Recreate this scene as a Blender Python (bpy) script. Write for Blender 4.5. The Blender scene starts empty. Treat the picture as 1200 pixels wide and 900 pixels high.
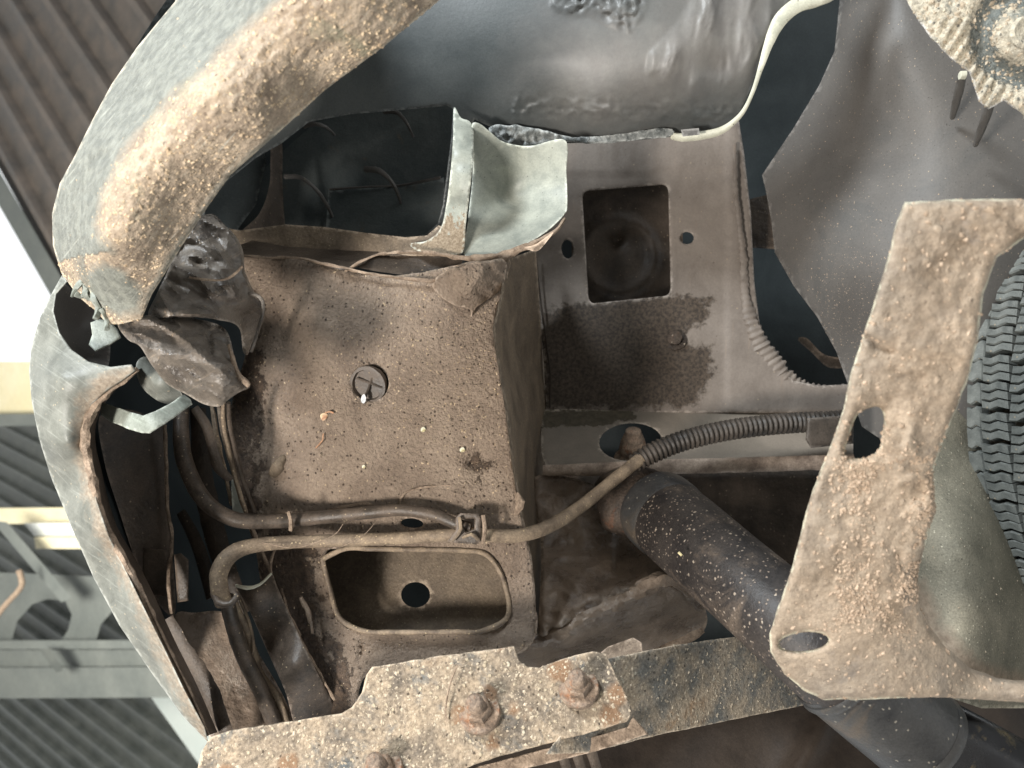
import bpy, bmesh, math, random
import numpy as np
from mathutils import Vector, Matrix, geometry

random.seed(4)
rng = np.random.default_rng(4)
sc = bpy.context.scene
COL = sc.collection

# ------------------------------------------------------------------ camera
# the camera stands under the car and looks up; image right is R, image up is U
CAM = np.array([0.0, 0.0, 1.25])
Dv = np.array([-0.5, 0.0, 0.8660254])
Rv = np.array([0.8660254, 0.0, 0.5])
Uv = np.array([0.0, -1.0, 0.0])
K = 36.0 / 26.0
cam_data = bpy.data.cameras.new('camera')
cam = bpy.data.objects.new('camera', cam_data)
COL.objects.link(cam)
cam_data.sensor_width = 36.0
cam_data.lens = 26.0
cam_data.clip_start = 0.01
cam_data.clip_end = 100.0
cam_data.dof.use_dof = True
cam_data.dof.focus_distance = 0.54
cam_data.dof.aperture_fstop = 9.0
cam.matrix_world = Matrix(((Rv[0], Uv[0], -Dv[0], CAM[0]),
                           (Rv[1], Uv[1], -Dv[1], CAM[1]),
                           (Rv[2], Uv[2], -Dv[2], CAM[2]),
                           (0, 0, 0, 1)))
sc.camera = cam

# ------------------------------------------------------------------ world, lamps, exposure
world = bpy.data.worlds.new('World')
sc.world = world
world.use_nodes = True
bg = world.node_tree.nodes['Background']
bg.inputs['Color'].default_value = (0.96, 0.99, 1.0, 1)
bg.inputs['Strength'].default_value = 1.05
sc.view_settings.view_transform = 'Standard'
sc.view_settings.look = 'None'
sc.view_settings.exposure = 0.25
sc.view_settings.gamma = 1.0
sc.view_settings.use_curve_mapping = False


def frame_pt(x, y, z):
    """right, up, towards the camera (metres), from the camera"""
    return CAM + Rv * x + Uv * y - Dv * z


def area(name, pos, target, size, power, col):
    l = bpy.data.lights.new(name, 'AREA')
    l.shape = 'DISK'
    l.size = size
    l.energy = power
    l.color = col
    o = bpy.data.objects.new(name, l)
    COL.objects.link(o)
    o.location = pos
    d = Vector(target) - Vector(pos)
    o.rotation_euler = d.to_track_quat('-Z', 'Y').to_euler()
    return o


area('open_side_light', frame_pt(-0.66, -0.30, 0.38), frame_pt(0, 0, -0.6), 0.20, 16.5, (1.0, 0.94, 0.87))
area('sky_side_light', frame_pt(-0.9, 1.1, 0.25), frame_pt(0.1, 0.1, -0.6), 0.40, 34.0, (0.90, 0.96, 1.0))
area('background_fill_light', (-3.2, 0.6, 1.0), (-6.5, 0.3, 4.5), 1.2, 190.0, (1.0, 0.96, 0.86))  # unseen lamp added to brighten the shed roof and beams

# ------------------------------------------------------------------ helpers: maths
def P(x, y, d):
    x = np.asarray(x, float); y = np.asarray(y, float); d = np.asarray(d, float)
    sx = (x - 600) / 1200 * K
    sy = (450 - y) / 1200 * K
    v = Dv + sx[..., None] * Rv + sy[..., None] * Uv
    return CAM + d[..., None] * v


def pxm(d):
    return d * K / 1200.0


def _hash(ix, iy, seed):
    h = (ix.astype(np.int64) * 374761393 + iy.astype(np.int64) * 668265263 + seed * 1442695041) & 0xffffffff
    h = ((h ^ (h >> 13)) * 1274126177) & 0xffffffff
    return ((h ^ (h >> 16)) & 0xffff) / 65535.0


def vnoise(x, y, seed=0):
    ix = np.floor(x); iy = np.floor(y)
    fx = x - ix; fy = y - iy
    fx = fx * fx * (3 - 2 * fx); fy = fy * fy * (3 - 2 * fy)
    a = _hash(ix, iy, seed); b = _hash(ix + 1, iy, seed)
    c = _hash(ix, iy + 1, seed); d = _hash(ix + 1, iy + 1, seed)
    return (a * (1 - fx) + b * fx) * (1 - fy) + (c * (1 - fx) + d * fx) * fy - 0.5


def fbm(x, y, s, oct=4, seed=0, rough=0.5):
    """s = feature size in px; about -0.5..0.5"""
    x = np.asarray(x, float) / s; y = np.asarray(y, float) / s
    r = 0; a = 1; t = 0
    for i in range(oct):
        r = r + a * vnoise(x, y, seed + i * 17); t += a
        x, y = (x * 1.6 + y * 1.2) , (y * 1.6 - x * 1.2)
        a *= rough
    return r / t


def ridged(x, y, s, oct=4, seed=0):
    x = np.asarray(x, float) / s; y = np.asarray(y, float) / s
    r = 0; a = 1; t = 0
    for i in range(oct):
        r = r + a * (1 - 4 * np.abs(vnoise(x, y, seed + i * 17))); t += a
        x, y = (x * 1.6 + y * 1.2), (y * 1.6 - x * 1.2)
        a *= 0.5
    return r / t


def tps(ctrl):
    c = np.array(ctrl, float)
    p = c[:, :2] / 100.0; n = len(c)

    def U(r2):
        return np.where(r2 > 1e-9, r2 * np.log(np.maximum(r2, 1e-9)), 0.0)
    r2 = ((p[:, None] - p[None]) ** 2).sum(-1)
    A = np.zeros((n + 3, n + 3))
    A[:n, :n] = U(r2) + np.eye(n) * 1e-4
    A[:n, n] = 1; A[:n, n + 1:] = p
    A[n, :n] = 1; A[n + 1:, :n] = p.T
    b = np.zeros(n + 3); b[:n] = c[:, 2]
    w = np.linalg.lstsq(A, b, rcond=None)[0]

    def f(x, y):
        q = np.stack([np.asarray(x, float), np.asarray(y, float)], -1) / 100.0
        r2 = ((q[:, None] - p[None]) ** 2).sum(-1)
        return U(r2) @ w[:n] + w[n] + q @ w[n + 1:]
    return f


def flat(pts3):
    """true plane through three (x,y,d) points"""
    q = [P(*p) for p in pts3]
    n = np.cross(q[1] - q[0], q[2] - q[0])

    def f(x, y):
        x = np.asarray(x, float); y = np.asarray(y, float)
        v = P(x, y, np.ones_like(x)) - CAM
        return ((q[0] - CAM) @ n) / (v @ n)
    return f


def spline(pts, closed=True, step=6.0):
    pts = [np.array(p, float) for p in pts]
    n = len(pts); out = []
    rngi = range(n) if closed else range(n - 1)
    for i in rngi:
        if closed:
            p0, p1, p2, p3 = pts[i - 1], pts[i], pts[(i + 1) % n], pts[(i + 2) % n]
        else:
            p0 = pts[max(i - 1, 0)]; p1 = pts[i]; p2 = pts[i + 1]; p3 = pts[min(i + 2, n - 1)]
        k = max(1, int(np.linalg.norm((p2 - p1)[:2]) / step))
        for j in range(k):
            t = j / k
            out.append(0.5 * ((2 * p1) + (-p0 + p2) * t + (2 * p0 - 5 * p1 + 4 * p2 - p3) * t * t + (-p0 + 3 * p1 - 3 * p2 + p3) * t ** 3))
    if not closed:
        out.append(pts[-1])
    return np.array(out)


def polyline(pts, step=6.0):
    pts = [np.array(p, float) for p in pts]; out = []
    for i in range(len(pts)):
        a = pts[i]; b = pts[(i + 1) % len(pts)]
        k = max(1, int(round(np.linalg.norm(b - a) / step)))
        for j in range(k):
            out.append(a + (b - a) * j / k)
    return np.array(out)


def ell(cx, cy, rx, ry, a=0, n=24):
    t = np.linspace(0, 2 * math.pi, n, endpoint=False)
    ca, sa = math.cos(math.radians(a)), math.sin(math.radians(a))
    return [(cx + rx * math.cos(q) * ca - ry * math.sin(q) * sa, cy + rx * math.cos(q) * sa + ry * math.sin(q) * ca) for q in t]


def rrect(x0, y0, x1, y1, r, quad=None):
    """rounded rectangle; quad = four corners (tl,tr,br,bl) to warp into"""
    pts = []
    for cx, cy, a0 in ((x1 - r, y0 + r, -90), (x1 - r, y1 - r, 0), (x0 + r, y1 - r, 90), (x0 + r, y0 + r, 180)):
        for k in range(6):
            a = math.radians(a0 + k * 18)
            pts.append((cx + r * math.cos(a), cy + r * math.sin(a)))
    if quad:
        o = []
        for x, y in pts:
            u = (x - x0) / (x1 - x0); v = (y - y0) / (y1 - y0)
            tl, tr, br, bl = [np.array(q, float) for q in quad]
            o.append(tuple((tl * (1 - u) + tr * u) * (1 - v) + (bl * (1 - u) + br * u) * v))
        pts = o
    return pts


def inpoly(x, y, poly):
    c = np.zeros(x.shape, bool); n = len(poly)
    j = n - 1
    for i in range(n):
        xi, yi = poly[i]; xj, yj = poly[j]
        if yi != yj:
            c ^= ((yi > y) != (yj > y)) & (x < (xj - xi) * (y - yi) / (yj - yi) + xi)
        j = i
    return c


def segdist(x, y, poly, closed=True):
    poly = np.asarray(poly, float)
    best = np.full(x.shape, 1e9)
    n = len(poly)
    for i in range(n if closed else n - 1):
        a = poly[i]; b = poly[(i + 1) % n]
        ab = b - a; L = ab @ ab + 1e-9
        t = np.clip(((x - a[0]) * ab[0] + (y - a[1]) * ab[1]) / L, 0, 1)
        best = np.minimum(best, (x - a[0] - t * ab[0]) ** 2 + (y - a[1] - t * ab[1]) ** 2)
    return np.sqrt(best)


def inside_mask(poly, soft=20.0):
    def f(x, y):
        s = segdist(x, y, poly) * np.where(inpoly(x, y, poly), 1, -1)
        return np.clip(0.5 + s / (2 * soft), 0, 1)
    return f


# ------------------------------------------------------------------ helpers: objects
def thing(name, label, cat, px, group=None):
    o = bpy.data.objects.new(name, None)
    o.empty_display_size = 0.03
    o.location = P(*px)
    COL.objects.link(o)
    o['label'] = label; o['category'] = cat
    if group:
        o['group'] = group
    return o


def mesh_obj(name, verts, faces, mat, parent=None, smooth=True, sharp=None, uv=None, m1=None, label=None, origin=None, kind=None, m2=None):
    verts = np.asarray(verts, float)
    me = bpy.data.meshes.new(name)
    base = np.zeros(3)
    chain = parent
    while chain is not None:
        base = base + np.array(chain.location); chain = chain.parent
    if origin is None:
        origin = base if parent is not None and False else verts.mean(0)
    origin = np.asarray(origin, float)
    me.from_pydata([tuple(v) for v in (verts - origin)], [], faces)
    if uv is not None:
        l = me.uv_layers.new(name='map')
        vi = np.empty(len(me.loops), dtype=np.int32)
        me.loops.foreach_get('vertex_index', vi)
        l.data.foreach_set('uv', np.asarray(uv)[vi].astype(np.float32).ravel())
    a = me.attributes.new('m1', 'FLOAT', 'POINT')
    a.data.foreach_set('value', np.zeros(len(verts), np.float32) if m1 is None else np.asarray(m1, np.float32))
    a = me.attributes.new('m2', 'FLOAT', 'POINT')
    a.data.foreach_set('value', np.zeros(len(verts), np.float32) if m2 is None else np.asarray(m2, np.float32))
    if smooth:
        me.polygons.foreach_set('use_smooth', [True] * len(me.polygons))
        if sharp:
            me.set_sharp_from_angle(angle=math.radians(sharp))
    if mat:
        me.materials.append(mat)
    o = bpy.data.objects.new(name, me)
    COL.objects.link(o)
    if parent is not None:
        o.parent = parent
    o.location = tuple(origin - base)
    if label:
        o['label'] = label
    if kind:
        o['kind'] = kind
    return o


SHEETS = {}


def sheet(name, outline, depth, mat, parent=None, holes=(), th=0.003, res=5.0, sp=True, hsp=False, rnd=0.0, rm=None,
          disp=None, paint=None, sharp=50, label=None, kind=None, wob=0.0, smooth=True, key=None, edge=True):
    """a shell: outline in picture coordinates, real distance per vertex, real thickness th (m), edges rounded over rnd px"""
    ol = spline(outline, True, res) if sp else polyline(outline, res)
    hs = [spline(h, True, res) if hsp else polyline(h, res) for h in holes]
    if wob:
        n = fbm(ol[:, 0], ol[:, 1], 14, 3, 5) * 2 * wob
        m = fbm(ol[:, 0], ol[:, 1], 11, 3, 9) * 2 * wob
        ol = ol + np.stack([n, m], -1)
    x0, y0 = ol.min(0); x1, y1 = ol.max(0)
    gx, gy = np.meshgrid(np.arange(x0 + res / 2, x1, res), np.arange(y0 + res / 2, y1, res * 0.88))
    gx = gx + (np.arange(gx.shape[0]) % 2)[:, None] * res / 2
    gx = gx.ravel(); gy = gy.ravel()
    k = inpoly(gx, gy, ol)
    gx = gx[k]; gy = gy[k]
    for h in hs:
        k = ~inpoly(gx, gy, h); gx = gx[k]; gy = gy[k]
    allb = [ol] + hs
    dist = np.full(gx.shape, 1e9)
    for b in allb:
        dist = np.minimum(dist, segdist(gx, gy, b))
    k = dist > res * 0.6
    gx = gx[k]; gy = gy[k]; dist = dist[k]
    co = []; edges = []
    for b in allb:
        s = len(co); n = len(b)
        co += [tuple(p) for p in b]
        edges += [(s + i, s + (i + 1) % n) for i in range(n)]
    nb = len(co)
    # rounding rings close to the rim
    if rnd:
        rx = []; ry = []
        for f in (0.12, 0.35, 0.65):
            for b in allb:
                t = np.roll(b, -1, 0) - np.roll(b, 1, 0)
                t /= (np.linalg.norm(t, axis=1)[:, None] + 1e-9)
                for sgn in (1, -1):
                    q = b + np.stack([-t[:, 1], t[:, 0]], -1) * sgn * rnd * f
                    ok = inpoly(q[:, 0], q[:, 1], ol)
                    for h in hs:
                        ok &= ~inpoly(q[:, 0], q[:, 1], h)
                    q = q[ok]
                    if len(q):
                        dd = np.full(len(q), 1e9)
                        for b2 in allb:
                            dd = np.minimum(dd, segdist(q[:, 0], q[:, 1], b2))
                        q = q[dd > rnd * f * 0.8]
                        rx.append(q[:, 0]); ry.append(q[:, 1])
        rx = np.concatenate(rx); ry = np.concatenate(ry)
        k = dist > rnd * 0.8
        gx = np.concatenate([gx[k], rx]); gy = np.concatenate([gy[k], ry])
    co += list(zip(gx.tolist(), gy.tolist()))
    r = geometry.delaunay_2d_cdt([Vector(c) for c in co], edges, [], 1, 1e-5)
    v2 = np.array([tuple(v) for v in r[0]])
    tris = np.array([f for f in r[2]], dtype=int)
    cen = v2[tris].mean(1)
    k = inpoly(cen[:, 0], cen[:, 1], ol)
    for h in hs:
        k &= ~inpoly(cen[:, 0], cen[:, 1], h)
    tris = tris[k]
    used = np.unique(tris)
    mp = -np.ones(len(v2), int); mp[used] = np.arange(len(used))
    v2 = v2[used]; tris = mp[tris]
    X, Y = v2[:, 0], v2[:, 1]
    d = depth(X, Y) if callable(depth) else np.full(len(X), float(depth))
    bd = np.full(X.shape, 1e9)
    for b in allb:
        bd = np.minimum(bd, segdist(X, Y, b))
    if rnd:
        t = np.clip(1 - bd / rnd, 0, 1)
        rmm = rm if rm else rnd * pxm(float(np.mean(d)))
        d = d + rmm * (1 - np.sqrt(1 - t * t * 0.998))
    if disp is not None:
        d = d - disp(X, Y) * np.clip(bd / 4.0 + 0.25, 0, 1)
    front = P(X, Y, d)
    view = front - CAM
    view /= np.linalg.norm(view, axis=1)[:, None]
    back = front + view * th
    n = len(X)
    e1 = {}
    # orientation: make front normals face the camera
    a, b, c = front[tris[:, 0]], front[tris[:, 1]], front[tris[:, 2]]
    nn = np.cross(b - a, c - a)
    flip = (nn * (CAM - a)).sum(1) < 0
    tris[flip] = tris[flip][:, ::-1]
    for t in tris.tolist():
        for i in range(3):
            e = (t[i], t[(i + 1) % 3])
            e1[e] = 1
    sides = []
    for (i, j) in e1:
        if (j, i) not in e1:
            sides.append((j, i, i + n, j + n))
    faces = [tuple(t) for t in tris.tolist()] + [(t[2] + n, t[1] + n, t[0] + n) for t in tris.tolist()] + sides
    uv = np.stack([X, Y], -1) / 1000.0
    m1 = paint(X, Y) if paint is not None else np.zeros(n)
    m2 = np.exp(-bd / 2.6) * (edge(X, Y) if callable(edge) else 1.0) if edge else np.zeros(n)
    o = mesh_obj(name, np.concatenate([front, back]), faces, mat, parent, smooth, sharp, np.concatenate([uv, uv]),
                 np.concatenate([m1, m1]), label, kind=kind, m2=np.concatenate([m2, m2]))
    if key:
        SHEETS[key] = (front, tris, v2)
    return o


def tube(name, pts, r, mat, parent=None, seg=12, step=5.0, rib=None, cap=True, flatten=1.0, label=None, rough=0.0, kind=None, seed=0):
    """pts (x,y,d); r in px at that distance, number or list per point; rib=(pitch_px, amp fraction)"""
    pts = [tuple(p) for p in pts]
    if not isinstance(r, (list, tuple)):
        r = [r] * len(pts)
    q = spline([tuple(p) + (rr,) for p, rr in zip(pts, r)], False, step)
    c = P(q[:, 0], q[:, 1], q[:, 2])
    rad = q[:, 3] * pxm(q[:, 2])
    s = np.concatenate([[0], np.cumsum(np.linalg.norm(np.diff(q[:, :2], axis=0), axis=1))])
    if rib:
        rad = rad * (1 + rib[1] * np.sign(np.sin(2 * math.pi * s / rib[0])) * np.abs(np.sin(2 * math.pi * s / rib[0])) ** 0.5)
    verts = []; t0 = None; nrm = None
    for i in range(len(c)):
        t = c[min(i + 1, len(c) - 1)] - c[max(i - 1, 0)]
        t = t / (np.linalg.norm(t) + 1e-12)
        if nrm is None:
            a = -Dv
            nrm = a - t * (a @ t)
            nrm /= np.linalg.norm(nrm)
        else:
            nrm = nrm - t * (nrm @ t); nrm /= np.linalg.norm(nrm)
        bn = np.cross(t, nrm)
        for k in range(seg):
            a = 2 * math.pi * k / seg
            rr = rad[i]
            if rough:
                rr = rr * (1 + rough * 2 * float(vnoise(np.array([s[i] / 9.0 + k * 3.1]), np.array([k * 1.0 + seed]), seed)[0]))
            verts.append(c[i] + (nrm * math.cos(a) * flatten + bn * math.sin(a)) * rr)
    faces = []
    for i in range(len(c) - 1):
        for k in range(seg):
            a = i * seg + k; b = i * seg + (k + 1) % seg
            faces.append((a, b, b + seg, a + seg))
    if cap:
        faces.append(tuple(range(seg))[::-1]); faces.append(tuple(range((len(c) - 1) * seg, len(c) * seg)))
    uv = np.repeat(q[:, :2] / 1000.0, seg, axis=0)
    return mesh_obj(name, verts, faces, mat, parent, True, 50, uv, None, label, kind=kind)


def lathe(name, centre, axis, prof, mat, parent=None, seg=24, hexa=False, squash=1.0, wob=0.0, label=None, start=0.0):
    """prof (radius, height) in metres along axis; centre a world point"""
    ax = np.array(axis, float); ax /= np.linalg.norm(ax)
    a = np.cross(ax, Uv); a /= np.linalg.norm(a); b = np.cross(ax, a)
    verts = []
    for pi_, (r, h) in enumerate(prof):
        for k in range(seg):
            t = 2 * math.pi * k / seg + start
            rr = r
            if hexa:
                m = (t % (math.pi / 3)) - math.pi / 6
                rr = r * math.cos(math.pi / 6) / math.cos(m)
            if wob:
                rr *= 1 + wob * (random.random() - .5)
            verts.append(centre + (a * math.cos(t) + b * math.sin(t) * squash) * rr + ax * h)
    faces = []
    for i in range(len(prof) - 1):
        for k in range(seg):
            p = i * seg + k; q = i * seg + (k + 1) % seg
            faces.append((p, q, q + seg, p + seg))
    faces.append(tuple(range(seg))[::-1]); faces.append(tuple(range((len(prof) - 1) * seg, len(prof) * seg)))
    o = mesh_obj(name, verts, faces, mat, parent, True, 35, None, None, label)
    return o


def fix_normals(o):
    bm = bmesh.new(); bm.from_mesh(o.data)
    bmesh.ops.recalc_face_normals(bm, faces=bm.faces)
    bm.to_mesh(o.data); bm.free()
    return o


def grit(name, key, n, smin, smax, mat, parent, where=None, flatn=0.6, seed=1, label=None):
    """loose crumbs lying on a sheet, one joined piece of stuff"""
    front, tris, v2 = SHEETS[key]
    g = np.random.default_rng(seed)
    a, b, c = front[tris[:, 0]], front[tris[:, 1]], front[tris[:, 2]]
    ar = np.linalg.norm(np.cross(b - a, c - a), axis=1)
    cen = v2[tris].mean(1)
    if where is not None:
        ar = ar * np.clip(where(cen[:, 0], cen[:, 1]), 0, 1)
    ar = ar / ar.sum()
    idx = g.choice(len(tris), n, p=ar)
    u = g.random((n, 2)); fl = u.sum(1) > 1; u[fl] = 1 - u[fl]
    pos = a[idx] + (b[idx] - a[idx]) * u[:, :1] + (c[idx] - a[idx]) * u[:, 1:]
    nr = np.cross(b[idx] - a[idx], c[idx] - a[idx]); nr /= np.linalg.norm(nr, axis=1)[:, None] + 1e-12
    base = np.array([(1, 0, 0), (-1, 0, 0), (0, 1, 0), (0, -1, 0), (0, 0, 1), (0, 0, -1)], float)
    F = [(0, 2, 4), (2, 1, 4), (1, 3, 4), (3, 0, 4), (2, 0, 5), (1, 2, 5), (3, 1, 5), (0, 3, 5)]
    sz = smin + (smax - smin) * g.random(n) ** 3
    verts = np.empty((n * 6, 3)); faces = []
    for i in range(n):
        rnd_ = g.normal(size=3); t = rnd_ - nr[i] * (rnd_ @ nr[i]); t /= np.linalg.norm(t); bb = np.cross(nr[i], t)
        s = sz[i] * (0.6 + 0.8 * g.random(6))[:, None]
        sh = base * s
        verts[i * 6:(i + 1) * 6] = pos[i] + sh[:, :1] * t * 1.2 + sh[:, 1:2] * bb * 0.8 + sh[:, 2:3] * nr[i] * flatn
        faces += [(p + i * 6, q + i * 6, r + i * 6) for p, q, r in F]
    return mesh_obj(name, verts, faces, mat, parent, False, None, None, None, label, kind='stuff')


# ------------------------------------------------------------------ materials
def mat_grime(name, lo, hi, scale=45, detail=9, contrast=(0.35, 0.65), rough=(0.55, 0.85), metal=0.0, fine=0.35, fscale=700,
              specks=(), bump=0.35, bscale=260, bdist=0.002, bump2=0.0, b2scale=60, mask=None, uvstreak=None, coat=0.0, spec=0.35,
              third=None, scratch=None, edge=None):
    m = bpy.data.materials.new(name); m.use_nodes = True
    nt = m.node_tree; N = nt.nodes; L = nt.links
    bs = N['Principled BSDF']
    tc = N.new('ShaderNodeTexCoord')
    co = tc.outputs['Object']

    def noise(sc_, det=6, ro=0.6, src=None, dist=0.0):
        n = N.new('ShaderNodeTexNoise'); n.inputs['Scale'].default_value = sc_
        n.inputs['Detail'].default_value = det; n.inputs['Roughness'].default_value = ro
        n.inputs['Distortion'].default_value = dist
        L.new(src or co, n.inputs['Vector']); return n.outputs['Fac']

    def rng_(s, a, b, c=0.0, d=1.0):
        r = N.new('ShaderNodeMapRange'); r.inputs['From Min'].default_value = a; r.inputs['From Max'].default_value = b
        r.inputs['To Min'].default_value = c; r.inputs['To Max'].default_value = d; r.clamp = True
        L.new(s, r.inputs['Value']); return r.outputs['Result']

    def mix(f, a, b, mode='MIX'):
        x = N.new('ShaderNodeMix'); x.data_type = 'RGBA'; x.blend_type = mode
        for s, v in ((x.inputs['Factor'], f), (x.inputs['A'], a), (x.inputs['B'], b)):
            if isinstance(v, (int, float)):
                s.default_value = v
            elif isinstance(v, tuple):
                s.default_value = v + (1,) if len(v) == 3 else v
            else:
                L.new(v, s)
        return x.outputs['Result']

    def math_(op, a, b):
        x = N.new('ShaderNodeMath'); x.operation = op
        for s, v in ((x.inputs[0], a), (x.inputs[1], b)):
            if isinstance(v, (int, float)):
                s.default_value = v
            else:
                L.new(v, s)
        return x.outputs[0]
    big = noise(scale, detail, 0.65, dist=0.3)
    f = rng_(big, contrast[0], contrast[1])
    col = mix(f, lo, hi)
    if third:
        f3 = rng_(noise(third[1], 8, 0.7, dist=0.6), third[2], third[2] + 0.12)
        col = mix(f3, col, third[0])
    if uvstreak:   # (colour, stretch x, stretch y, rotation, threshold)
        uvn = N.new('ShaderNodeUVMap'); uvn.uv_map = 'map'
        mp = N.new('ShaderNodeMapping'); mp.inputs['Rotation'].default_value = (0, 0, math.radians(uvstreak[3]))
        mp.inputs['Scale'].default_value = (uvstreak[1], uvstreak[2], 1)
        mr = N.new('ShaderNodeMapping'); mr.inputs['Rotation'].default_value = (0, 0, math.radians(uvstreak[3]))
        L.new(uvn.outputs[0], mr.inputs[0])
        mp.inputs['Rotation'].default_value = (0, 0, 0)
        L.new(mr.outputs[0], mp.inputs[0])
        sn = noise(1.0, 5, 0.7, mp.outputs[0])
        col = mix(rng_(sn, uvstreak[4], uvstreak[4] + 0.15, 0, 0.7), col, uvstreak[0])
    fn = noise(fscale, 3, 0.6)
    v = rng_(fn, 0.25, 0.75, 1 - fine, 1 + fine)
    cc = N.new('ShaderNodeCombineColor')
    for i in range(3):
        L.new(v, cc.inputs[i])
    col = mix(1.0, col, cc.outputs[0], 'MULTIPLY')
    height = math_('MULTIPLY', noise(bscale, 5, 0.65), 1.0)
    if bump2:
        height = math_('ADD', height, math_('MULTIPLY', noise(b2scale, 4, 0.6), bump2))
    for (scol, ss, rad, dens) in specks:
        vo = N.new('ShaderNodeTexVoronoi'); vo.inputs['Scale'].default_value = ss
        dn = N.new('ShaderNodeVectorMath'); dn.operation = 'ADD'
        n2 = N.new('ShaderNodeTexNoise'); n2.inputs['Scale'].default_value = ss * 2
        L.new(co, n2.inputs['Vector'])
        scn = N.new('ShaderNodeVectorMath'); scn.operation = 'SCALE'; scn.inputs['Scale'].default_value = 0.6 / ss
        L.new(n2.outputs['Color'], scn.inputs[0]); L.new(co, dn.inputs[0]); L.new(scn.outputs[0], dn.inputs[1])
        L.new(dn.outputs[0], vo.inputs['Vector'])
        sep = N.new('ShaderNodeSeparateColor'); L.new(vo.outputs['Color'], sep.inputs[0])
        gate = rng_(sep.outputs[0], 1 - dens - 0.02, 1 - dens)
        near = rng_(vo.outputs['Distance'], rad * 0.6, rad, 1, 0)
        sm = math_('MULTIPLY', gate, near)
        col = mix(math_('MULTIPLY', sm, 0.85), col, scol)
        height = math_('ADD', height, math_('MULTIPLY', sm, 0.35))
    rsoc = rng_(big, 0.3, 0.7, rough[0], rough[1])
    if mask:      # (colour lo, colour hi, roughness, edge noise scale)
        at = N.new('ShaderNodeAttribute'); at.attribute_name = 'm1'
        e = math_('ADD', at.outputs['Fac'], math_('MULTIPLY', math_('SUBTRACT', noise(mask[3], 8, 0.7), 0.5), 1.1))
        kw = mask[4] if len(mask) > 4 else .03
        k = rng_(e, 0.5 - kw, 0.5 + kw)
        mc = mix(rng_(noise(mask[3] * 3, 8, 0.7), 0.4, 0.62), mask[0], mask[1])
        col = mix(k, col, mc)
        rsoc = math_('ADD', math_('MULTIPLY', rsoc, math_('SUBTRACT', 1.0, k)), math_('MULTIPLY', k, mask[2]))
        height = math_('ADD', height, math_('MULTIPLY', k, 0.4))
    if scratch:
        uvn = N.new('ShaderNodeUVMap'); uvn.uv_map = 'map'
        mr = N.new('ShaderNodeMapping'); mr.inputs['Rotation'].default_value = (0, 0, math.radians(scratch[3]))
        mp = N.new('ShaderNodeMapping'); mp.inputs['Scale'].default_value = (scratch[1], scratch[2], 1)
        L.new(uvn.outputs[0], mr.inputs[0]); L.new(mr.outputs[0], mp.inputs[0])
        sn = noise(1.0, 6, 0.75, mp.outputs[0])
        col = mix(rng_(sn, scratch[4], scratch[4] + 0.08, 0, 0.8), col, scratch[0])
    if edge is None:
        edge = tuple(min(.75, h_ * 1.7 + .05) for h_ in hi)
    at2 = N.new('ShaderNodeAttribute'); at2.attribute_name = 'm2'
    ef = math_('MULTIPLY', at2.outputs['Fac'], rng_(noise(150, 5, .7), .35, .6))
    col = mix(rng_(ef, .25, .7, 0, .85), col, edge)  # paler rim colour paints edge highlights as well as wear
    bp = N.new('ShaderNodeBump'); bp.inputs['Strength'].default_value = bump; bp.inputs['Distance'].default_value = bdist
    L.new(height, bp.inputs['Height']); L.new(bp.outputs[0], bs.inputs['Normal'])
    L.new(col, bs.inputs['Base Color']); L.new(rsoc, bs.inputs['Roughness'])
    bs.inputs['Metallic'].default_value = metal
    bs.inputs['Specular IOR Level'].default_value = spec
    bs.inputs['Coat Weight'].default_value = coat
    bs.inputs['Coat Roughness'].default_value = 0.25
    return m


M = {}
M['mud_bumper'] = mat_grime('mud_on_grey_plastic', (0.24, 0.185, 0.135), (0.44, 0.355, 0.265), scale=40, specks=[((0.62, 0.50, 0.36), 330, 0.42, 0.12), ((0.16, 0.12, 0.085), 300, 0.3, 0.08)],
                            fine=0.3, fscale=500, bump=0.7, bscale=220, bdist=0.004,
                            mask=((0.15, 0.155, 0.135), (0.25, 0.255, 0.22), 0.45, 45, .28), scratch=((0.44, 0.44, 0.38), 16, 420, 50, 0.585), third=((0.30, 0.27, 0.19), 25, 0.56),
                            uvstreak=((0.52, 0.42, 0.32), 30, 160, 40, 0.56))
M['plastic_grey'] = mat_grime('scratched_grey_plastic', (0.12, 0.125, 0.11), (0.21, 0.215, 0.19), scale=55, fine=0.12, rough=(0.35, 0.6),
                              uvstreak=((0.29, 0.30, 0.27), 18, 300, -35, 0.54), scratch=((0.42, 0.43, 0.39), 14, 500, -48, 0.61), bump=0.25, bscale=350, bdist=0.0012,
                              specks=[((0.42, 0.36, 0.26), 420, 0.3, 0.07)], mask=((0.20, 0.16, 0.12), (0.32, 0.27, 0.21), 0.8, 120, .2))
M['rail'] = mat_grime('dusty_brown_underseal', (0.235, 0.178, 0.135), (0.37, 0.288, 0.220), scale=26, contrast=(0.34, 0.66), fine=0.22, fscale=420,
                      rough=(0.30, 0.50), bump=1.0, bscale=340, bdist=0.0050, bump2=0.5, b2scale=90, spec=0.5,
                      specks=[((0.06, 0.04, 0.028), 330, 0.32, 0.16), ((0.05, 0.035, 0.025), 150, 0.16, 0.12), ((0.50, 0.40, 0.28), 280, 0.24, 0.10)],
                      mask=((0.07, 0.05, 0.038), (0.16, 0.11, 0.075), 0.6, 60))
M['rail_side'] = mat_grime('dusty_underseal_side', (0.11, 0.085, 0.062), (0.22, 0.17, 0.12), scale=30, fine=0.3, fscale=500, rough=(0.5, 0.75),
                           bump=0.5, bscale=420, bdist=0.002, specks=[((0.34, 0.28, 0.18), 500, 0.3, 0.1)])
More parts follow.
